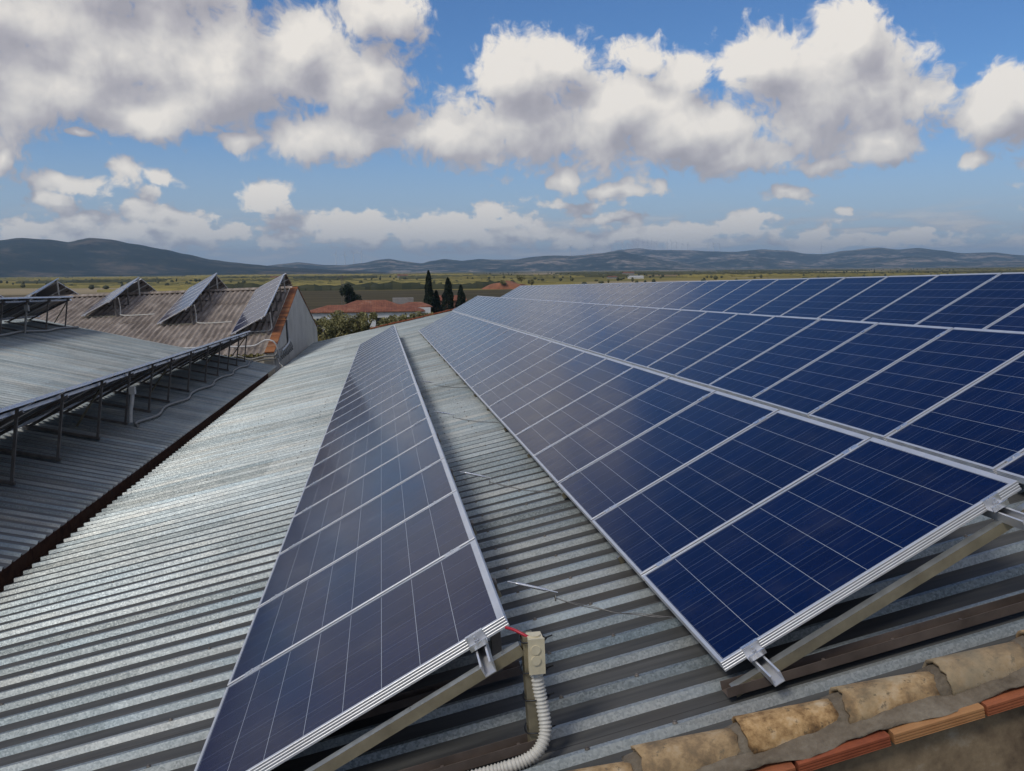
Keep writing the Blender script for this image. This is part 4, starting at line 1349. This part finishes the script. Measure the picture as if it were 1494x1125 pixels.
# ------------------------------------------------------------------ foliage
def leaf_cloud(mb, n, sample, size, mat=0, droop=0.3, upright=0.0, seed=0):
    rg = random.Random(seed)
    for _ in range(n):
        p, tone = sample(rg)
        d = Vector((rg.gauss(0, 1), rg.gauss(0, 1), rg.gauss(0, 1) + upright)).normalized()
        q = d.cross(Vector((rg.gauss(0, 1), rg.gauss(0, 1), rg.gauss(0, 1)))).normalized()
        L = size * rg.uniform(0.6, 1.4); w = L * rg.uniform(0.35, 0.6)
        mb.add([p - d * L * 0.5, p + q * w * 0.5, p + d * L * 0.5, p - q * w * 0.5], [(0, 1, 2, 3)], mat, False, min(0.999, max(0.001, tone)) if tone != 0.5 else 0.51)


LEAF_CY = make_leaf('cypress_leaf', (0.006, 0.012, 0.007), (0.014, 0.024, 0.011), (0.030, 0.042, 0.017))
LEAF_OL = make_leaf('olive_leaf', (0.09, 0.088, 0.034), (0.23, 0.21, 0.085), (0.40, 0.35, 0.15))
LEAF_SC = make_leaf('scrub_leaf', (0.085, 0.074, 0.023), (0.19, 0.16, 0.052), (0.31, 0.24, 0.085))
BARK = simple('bark', (0.07, 0.055, 0.04), 0.9)


def crown_mesh(kind, H, W, n, size, seed):
    mb = MB()
    if kind == 'cypress':
        def s(rg):
            u = rg.random() ** 0.85
            prof = (math.sin(min(1, u * 2.2) * math.pi / 2) * (1 - u) ** 0.62) * 1.15
            a = rg.uniform(0, 2 * math.pi)
            lump = 1 + 0.45 * noise.noise(Vector((math.cos(a) * 1.4, math.sin(a) * 1.4, u * 7 + seed)))
            rr_ = W * prof * lump * (0.55 + 0.45 * rg.random() ** 0.4)
            tn = 0.5 + 0.45 * noise.noise(Vector((math.cos(a) * 2, math.sin(a) * 2, u * 11 + seed))) + rg.uniform(-0.2, 0.2)
            return Vector((rr_ * math.cos(a), rr_ * math.sin(a), 0.35 + u * (H - 0.35))), tn
        leaf_cloud(mb, n, s, size, upright=1.6, seed=seed)
    else:
        rg0 = random.Random(seed)
        lobes = []
        for k in range(11):
            a = rg0.uniform(0, 6.283); q = W * rg0.uniform(0.1, 0.72); h = H * rg0.uniform(0.38, 0.84)
            lobes.append((Vector((q * math.cos(a), q * math.sin(a), h)), W * rg0.uniform(0.26, 0.48), rg0.uniform(0.3, 0.7)))
        def s(rg):
            c0, r0, t0_ = rg.choice(lobes)
            v = Vector((rg.gauss(0, 1), rg.gauss(0, 1), rg.gauss(0, 1))).normalized() * r0 * rg.random() ** 0.4
            p = c0 + v
            if p.z < 0.15: p.z = 0.15 + rg.random() * 0.4
            return p, t0_ + rg.uniform(-0.28, 0.28)
        leaf_cloud(mb, n, s, size, seed=seed)
    return mb


def tree(name, kind, x, y, H, W, n, size, leaf, label, cat, group, seed, z=0.0):
    t = thing(name, T(x, y, z), label, cat, group)
    crown_mesh(kind, H, W, n, size, seed).build('crown', leaf, t)
    mb = MB()
    rg = random.Random(seed)
    mb.tube([(0, 0, -0.2), (0.03, 0.02, H * 0.3), (0, 0.05, H * (0.93 if kind == 'cypress' else 0.62))], 0.2, 8, rad=[0.20 + H * 0.012, 0.15 + H * 0.006, 0.03])
    if kind != 'cypress':
        for k in range(5):
            a = rg.uniform(0, 6.28)
            mb.tube([(0, 0, H * 0.22), (W * 0.3 * math.cos(a), W * 0.3 * math.sin(a), H * 0.45), (W * 0.6 * math.cos(a), W * 0.6 * math.sin(a), H * 0.68)], 0.08, 6, rad=[0.1, 0.07, 0.02])
    mb.build('trunk', BARK, t)
    return t


G = 'cypresses beside the white house'
tree('cypress_tree', 'cypress', 8.97, 170, 10.0, 1.25, 5200, 0.34, LEAF_CY, 'tallest dark cypress, right of the red tiled roof', 'cypress', G, 1)
tree('cypress_tree', 'cypress', 10.4, 171, 6.2, 1.25, 3400, 0.34, LEAF_CY, 'short stout cypress leaning against the tallest one', 'cypress', G, 2)
tree('cypress_tree', 'cypress', 12.6, 170, 8.6, 1.5, 4600, 0.34, LEAF_CY, 'middle cypress with a wide base and thin tip', 'cypress', G, 3)
tree('cypress_tree', 'cypress', 15.05, 170, 7.2, 1.25, 3600, 0.34, LEAF_CY, 'rightmost cypress close above the panel row end', 'cypress', G, 4)
tree('round_tree', 'tree', -7.0, 200, 7.6, 2.5, 4200, 0.42, LEAF_CY, 'dark round evergreen behind the left end of the red roof', 'tree', None, 5)
GB = 'bushes in front of the white wall'
# x, y, height, half width, label
for i, (x, y, h, w, lab) in enumerate([
        (-8.9, 128, 3.6, 2.0, 'olive green bush close to the grey gable wall'), (-7.2, 122, 3.4, 1.5, 'low bush left of the big rounded one by the white wall'),
        (-5.7, 126, 4.9, 2.4, 'big rounded dark bush covering the white wall at left'), (-2.5, 125, 4.8, 2.2, 'big rounded bush at the middle of the white wall'),
        (-0.2, 121, 2.9, 1.4, 'small bush between the two groups at the white wall'), (1.2, 124, 3.9, 2.0, 'leafy bush left of the pale gap in the wall'),
        (2.6, 123, 4.1, 2.1, 'leafy bush rising from the roof edge'), (5.0, 128, 4.2, 2.0, 'dark bush at the right end of the white wall'), (6.6, 130, 4.1, 1.9, 'rightmost dark bush beneath the red roof corner')]):
    tree('olive_bush', 'bush', x, y, h, w, 2600, 0.34, LEAF_OL, lab, 'bush', GB, 20 + i)

# scrub between the roofs and the white house: one mass of ground cover
mb = MB()
rg = random.Random(3)
for _ in range(420):
    x = rg.uniform(-22, 14); y = rg.uniform(96, 142)
    h = rg.uniform(0.7, 2.1); w = rg.uniform(0.7, 1.6); tn = rg.uniform(0.15, 0.85)
    def s(rg_, x=x, y=y, h=h, w=w, tn=tn):
        v = Vector((rg_.gauss(0, 0.45), rg_.gauss(0, 0.45), 0))
        return Vector((x + v.x * w, y + v.y * w, h * rg_.random() ** 0.7 * max(0.25, 1 - 0.5 * v.length))), tn + rg_.uniform(-0.2, 0.2)
    leaf_cloud(mb, 75, s, 0.42, seed=rg.randint(0, 9999))
tag(mb.build('scrub', LEAF_SC, M=ID), kind='stuff')

# orchards and vines of the plain
LEAF_FD = make_leaf('orchard_leaf', (0.026, 0.032, 0.014), (0.13, 0.118, 0.038), (0.34, 0.27, 0.075))
mb = MB()
rg = random.Random(5)


def blob(x, y, w, h, tn):
    a0 = rg.random() * 6
    ring = [(x + math.cos(a0 + k * 1.047) * w * rg.uniform(0.8, 1.1), y + math.sin(a0 + k * 1.047) * w, h * 0.35) for k in range(6)]
    top = [(x + math.cos(a0 + k * 1.047) * w * 0.62, y + math.sin(a0 + k * 1.047) * w * 0.62, h * rg.uniform(0.72, 0.95)) for k in range(6)]
    low = [(p[0] * 0.4 + x * 0.6, p[1] * 0.4 + y * 0.6, 0.1) for p in ring]
    vs = low + ring + top + [(x, y, h)]
    fs = [(i, (i + 1) % 6, 6 + (i + 1) % 6, 6 + i) for i in range(6)] + [(6 + i, 6 + (i + 1) % 6, 12 + (i + 1) % 6, 12 + i) for i in range(6)] + [(12 + i, 12 + (i + 1) % 6, 18) for i in range(6)]
    mb.add(vs, fs, 0, True, tn)


def orchard(x0, x1, y0, y1, step, w, h, tn, keep=0.9):
    y = y0
    while y < y1:
        x = x0
        while x < x1:
            if rg.random() < keep:
                blob(x + rg.uniform(-1, 1), y + rg.uniform(-1, 1), w * rg.uniform(0.7, 1.25), h * rg.uniform(0.75, 1.25), min(0.98, max(0.02, tn + rg.uniform(-0.12, 0.12))))
            x += step
        y += step * 1.6


def hedge_row(x0, x1, y, w, h, tn):
    """one clipped row of vines or young trees: a long low uneven ridge of leaves"""
    n = max(3, int((x1 - x0) / 4.0)); vs = []
    for i in range(n + 1):
        x = x0 + (x1 - x0) * i / n
        hh = h * rg.uniform(0.55, 1.15); ww = w * rg.uniform(0.8, 1.2)
        vs += [(x, y - ww, 0), (x, y - ww * 0.7, hh * 0.7), (x, y, hh), (x, y + ww * 0.7, hh * 0.7), (x, y + ww, 0)]
    b = len(mb.v)
    mb.v.extend([Vector(p) for p in vs])
    for i in range(n):
        t_ = min(0.98, max(0.02, tn + rg.uniform(-0.10, 0.10)))
        for j in range(4):
            mb.f.append([b + i * 5 + j, b + i * 5 + j + 1, b + (i + 1) * 5 + j + 1, b + (i + 1) * 5 + j]); mb.m.append(0); mb.sm.append(True); mb.attr.append(t_)


def vineyard(x0, x1, y0, y1, step, h, tn, var=0.08):
    y = y0
    while y < y1:
        x = x0 + rg.uniform(-6, 6)
        while x < x1:
            L = rg.uniform(18, 60)
            if rg.random() < 0.86: hedge_row(x, min(x1, x + L), y + rg.uniform(-0.6, 0.6), 0.9, h * rg.uniform(0.8, 1.2), tn + rg.uniform(-var, var))
            x += L + rg.uniform(1, 8)
        y += step


for _y in (486, 490, 495, 499):
    _x = -95
    while _x < 60:
        _l = rg.uniform(6, 26); hedge_row(_x, _x + _l, _y, 1.6, rg.uniform(2.0, 4.2), 0.07); _x += _l + rg.uniform(-1, 4)
                # the dark row behind the ploughed field
vineyard(-150, 70, 510, 640, 9, 1.5, 0.82)
vineyard(-220, 130, 650, 900, 15, 1.7, 0.70, 0.16)
for k in range(40):
    y = rg.uniform(800, 2600); x = rg.uniform(-0.75, 0.95) * y
    sz = rg.uniform(70, 220)
    vineyard(x, x + sz * 1.6, y, y + sz, sz / 8, 2.2 + y * 0.0006, rg.choice([0.12, 0.3, 0.5, 0.7, 0.88]))
for k in range(900):
    y = 560 * math.exp(rg.random() ** 0.8 * 1.9); x = rg.uniform(-0.7, 0.95) * y
    blob(x, y, rg.uniform(1.0, 2.4), rg.uniform(1.8, 3.8), rg.uniform(0.02, 0.35))
tag(mb.build('orchard_trees', LEAF_FD, M=ID), kind='stuff')
# ------------------------------------------------------------------ buildings out on the plain
def make_redroof():
    t = material('red_roof_tiles'); c = coord(t); x, y, z = t.sep(c)
    n = t.noise(c, 0.35, 6, 0.65); n2 = t.noise(c, 2.2, 5, 0.6)
    col = t.ramp(t.math('MULTIPLY_ADD', n2, 0.4, t.math('MULTIPLY', n, 0.6)), [(0.3, (0.11, 0.038, 0.022)), (0.45, (0.19, 0.062, 0.032)), (0.56, (0.28, 0.105, 0.052)), (0.66, (0.27, 0.19, 0.135))])
    w = t.node('ShaderNodeTexWave'); w.inputs['Scale'].default_value = 0.75; t.l.new(t.comb(x, 0.0, 0.0), w.inputs['Vector'])
    t.put(t.b.inputs['Base Color'], col); t.b.inputs['Roughness'].default_value = 0.9
    bump(t, w.outputs['Fac'], 0.6, 0.06)
    return t.mat


RED = make_redroof()
WHITE = make_plaster('whitewash', [(0.58, 0.57, 0.54), (0.70, 0.69, 0.67), (0.78, 0.78, 0.76)], 0.5, 0.85, 0.1)
DARKGLASS = simple('window_dark', (0.02, 0.022, 0.025), 0.15)

wb = thing('white_house', T(-2.4, 152, 0), 'long low white house with patched red tiled roofs behind the bushes', 'house')
O = (-2.4, 152, 0)


def gable(mb, x0, x1, y0, y1, ze, zr, hipx=0.0, over=0.35, th=0.12):
    ym = (y0 + y1) / 2
    a = [(x0 - over, y0 - over, ze), (x1 + over, y0 - over, ze), (x1 + over, y1 + over, ze), (x0 - over, y1 + over, ze), (x0 - over + hipx, ym, zr), (x1 + over - hipx, ym, zr)]
    vs = a + [(p[0], p[1], p[2] - th) for p in a]
    fs = [(0, 1, 5, 4), (2, 3, 4, 5), (3, 0, 4), (1, 2, 5), (7, 6, 10, 11), (9, 8, 11, 10), (6, 9, 10), (8, 7, 11), (1, 0, 6, 7), (3, 2, 8, 9), (0, 3, 9, 6), (2, 1, 7, 8)]
    mb.add(vs, fs)


mb = MB(); mb.box(-12.0, 6.9, 150, 158, 0, 3.32); mb.box(-9.0, 8.6, 158.05, 166, 0, 3.6)
mb.build('wall', WHITE, wb, off=O)
mb = MB(); gable(mb, -12.0, 6.9, 150, 158, 3.34, 4.35, 3.4); mb.build('roof', RED, wb, off=O)
mb = MB(); gable(mb, -6.6, 3.0, 158.4, 166, 3.85, 4.85, 2.6); gable(mb, 3.45, 8.6, 158.4, 166, 3.7, 4.4, 1.8); mb.build('roof', RED, wb, off=O)
for x in (-10.2, -5.0, -0.5, 4.4):
    mb = MB(); mb.box(x - 0.5, x + 0.5, 149.96, 149.99, 1.2, 2.3); mb.build('window', DARKGLASS, wb, off=O)
mb = MB(); mb.box(2.1, 6.0, 168.4, 171, 0, 4.95); mb.build('rear_block', MAT['concrete'], wb, off=O)

bh = thing('brick_house', T(13.4, 192, 0), 'reddish brick house seen between the cypresses', 'house')
mb = MB(); mb.box(10.8 - 13.4, 17.6 - 13.4, -3, 3, 0, 3.7)
mb.build('wall', simple('old_brick', (0.25, 0.115, 0.07), 0.9, 0, 0.3, 1.2), bh)
mb = MB(); gable(mb, -2.6, 4.2, -3, 3, 3.75, 4.7); mb.build('roof', RED, bh)
for x in (-0.6, 1.2, 3.0):
    mb = MB(); mb.box(x - 0.4, x + 0.4, -3.04, -3.01, 1.4, 2.9); mb.build('window', DARKGLASS, bh)

pl = thing('utility_pole', T(-8.85, 210, 0), 'dark lattice utility pole left of the round evergreen', 'utility pole')
mb = MB()
for sx in (-0.35, 0.35):
    mb.bar((sx, 0, -0.1), (sx * 0.5, 0, 9.1), 0.12, 0.12, upv=(0, 1, 0))
for k in range(8):
    z0 = k * 1.1; w0 = 0.35 - 0.02 * k; mb.bar((-w0, 0, z0), (w0 - 0.02, 0, z0 + 1.1), 0.06, 0.06, upv=(0, 1, 0))
mb.build('mast', MAT['steel'], pl)
mb = MB(); mb.bar((-1.0, 0, 8.7), (1.0, 0, 8.7), 0.14, 0.14)
for x in (-0.9, 0, 0.9): mb.tube([(x, 0, 8.75), (x, 0, 9.15)], 0.07, 6)
mb.build('crossarm', MAT['steel'], pl)

# red earth bank with scrub on it, right of the cypresses
em = thing('earth_mound', T(66, 470, 0), 'bare red earth bank with shrubs right of the cypresses', 'mound')
mb = MB()


def md(u, v):
    a = u * 2 * math.pi; r_ = v
    h = (1 - r_ ** 2) * 5.2 * (0.75 + 0.45 * noise.noise(Vector((math.cos(a) * 1.6 * r_, math.sin(a) * 1.6 * r_, 4))))
    return Vector((math.cos(a) * 14 * r_, math.sin(a) * 9 * r_, max(h, -0.1) if v < 1 else -0.3))


mb.grid(md, 40, 12)
mb.build('bank', simple('red_earth', (0.27, 0.105, 0.05), 0.95, 0, 0.35, 0.3), em)
for i, (x, y, z, h, w, lab) in enumerate([(63.5, 463, 2.0, 2.6, 2.6, 'dark shrub on the front of the red earth bank'), (73.0, 464, 3.6, 3.2, 3.2, 'round grey green shrub on top of the red bank'), (79.5, 470, 1.2, 3.6, 2.2, 'small dark tree at the right foot of the red bank')]):
    tree('shrub', 'bush', x, y, h, w, 700, 0.6, LEAF_OL, lab, 'shrub', None, 60 + i, z)

# pale farm sheds far out
for i, (x, y, w, h, lab) in enumerate([(262, 900, 15, 2.9, 'long white farm shed far out on the plain'), (238, 905, 9, 2.8, 'small pale farm building left of the long white shed'), (395, 1400, 18, 5.0, 'pale farm building beyond the middle of the top panel row'), (30, 1250, 14, 5, 'pale farm building far behind the tallest cypress'), (-130, 1150, 12, 4.5, 'pale farm building out on the left plain')]):
    fb = thing('farm_building', T(x, y, 0), lab, 'farm building', None)
    mb = MB(); mb.box(-w / 2, w / 2, -4, 4, 0, h * 0.75); mb.build('wall', WHITE if i == 0 else MAT['concrete'], fb)
    mb = MB(); gable(mb, -w / 2, w / 2, -4, 4, h * 0.75 + 0.02, h); mb.build('roof', WHITE if i == 0 else RED, fb)

# ------------------------------------------------------------------ the air between here and the hills
HAZE = 9.5e-5
hb = MB(); hb.box(-14500, 14500, -14500, 14500, -1.0, 330.0)
hm = bpy.data.materials.new('haze_air'); hm.use_nodes = True
ht = NT(hm.node_tree); ht.n.clear()
ho = ht.node('ShaderNodeOutputMaterial'); hv = ht.node('ShaderNodeVolumePrincipled')
hv.inputs['Color'].default_value = (0.54, 0.77, 1.0, 1); hv.inputs['Density'].default_value = HAZE
hv.inputs['Anisotropy'].default_value = 0.2
ht.l.new(hv.outputs[0], ho.inputs['Volume'])
tag(hb.build('haze', hm, M=ID), kind='stuff')
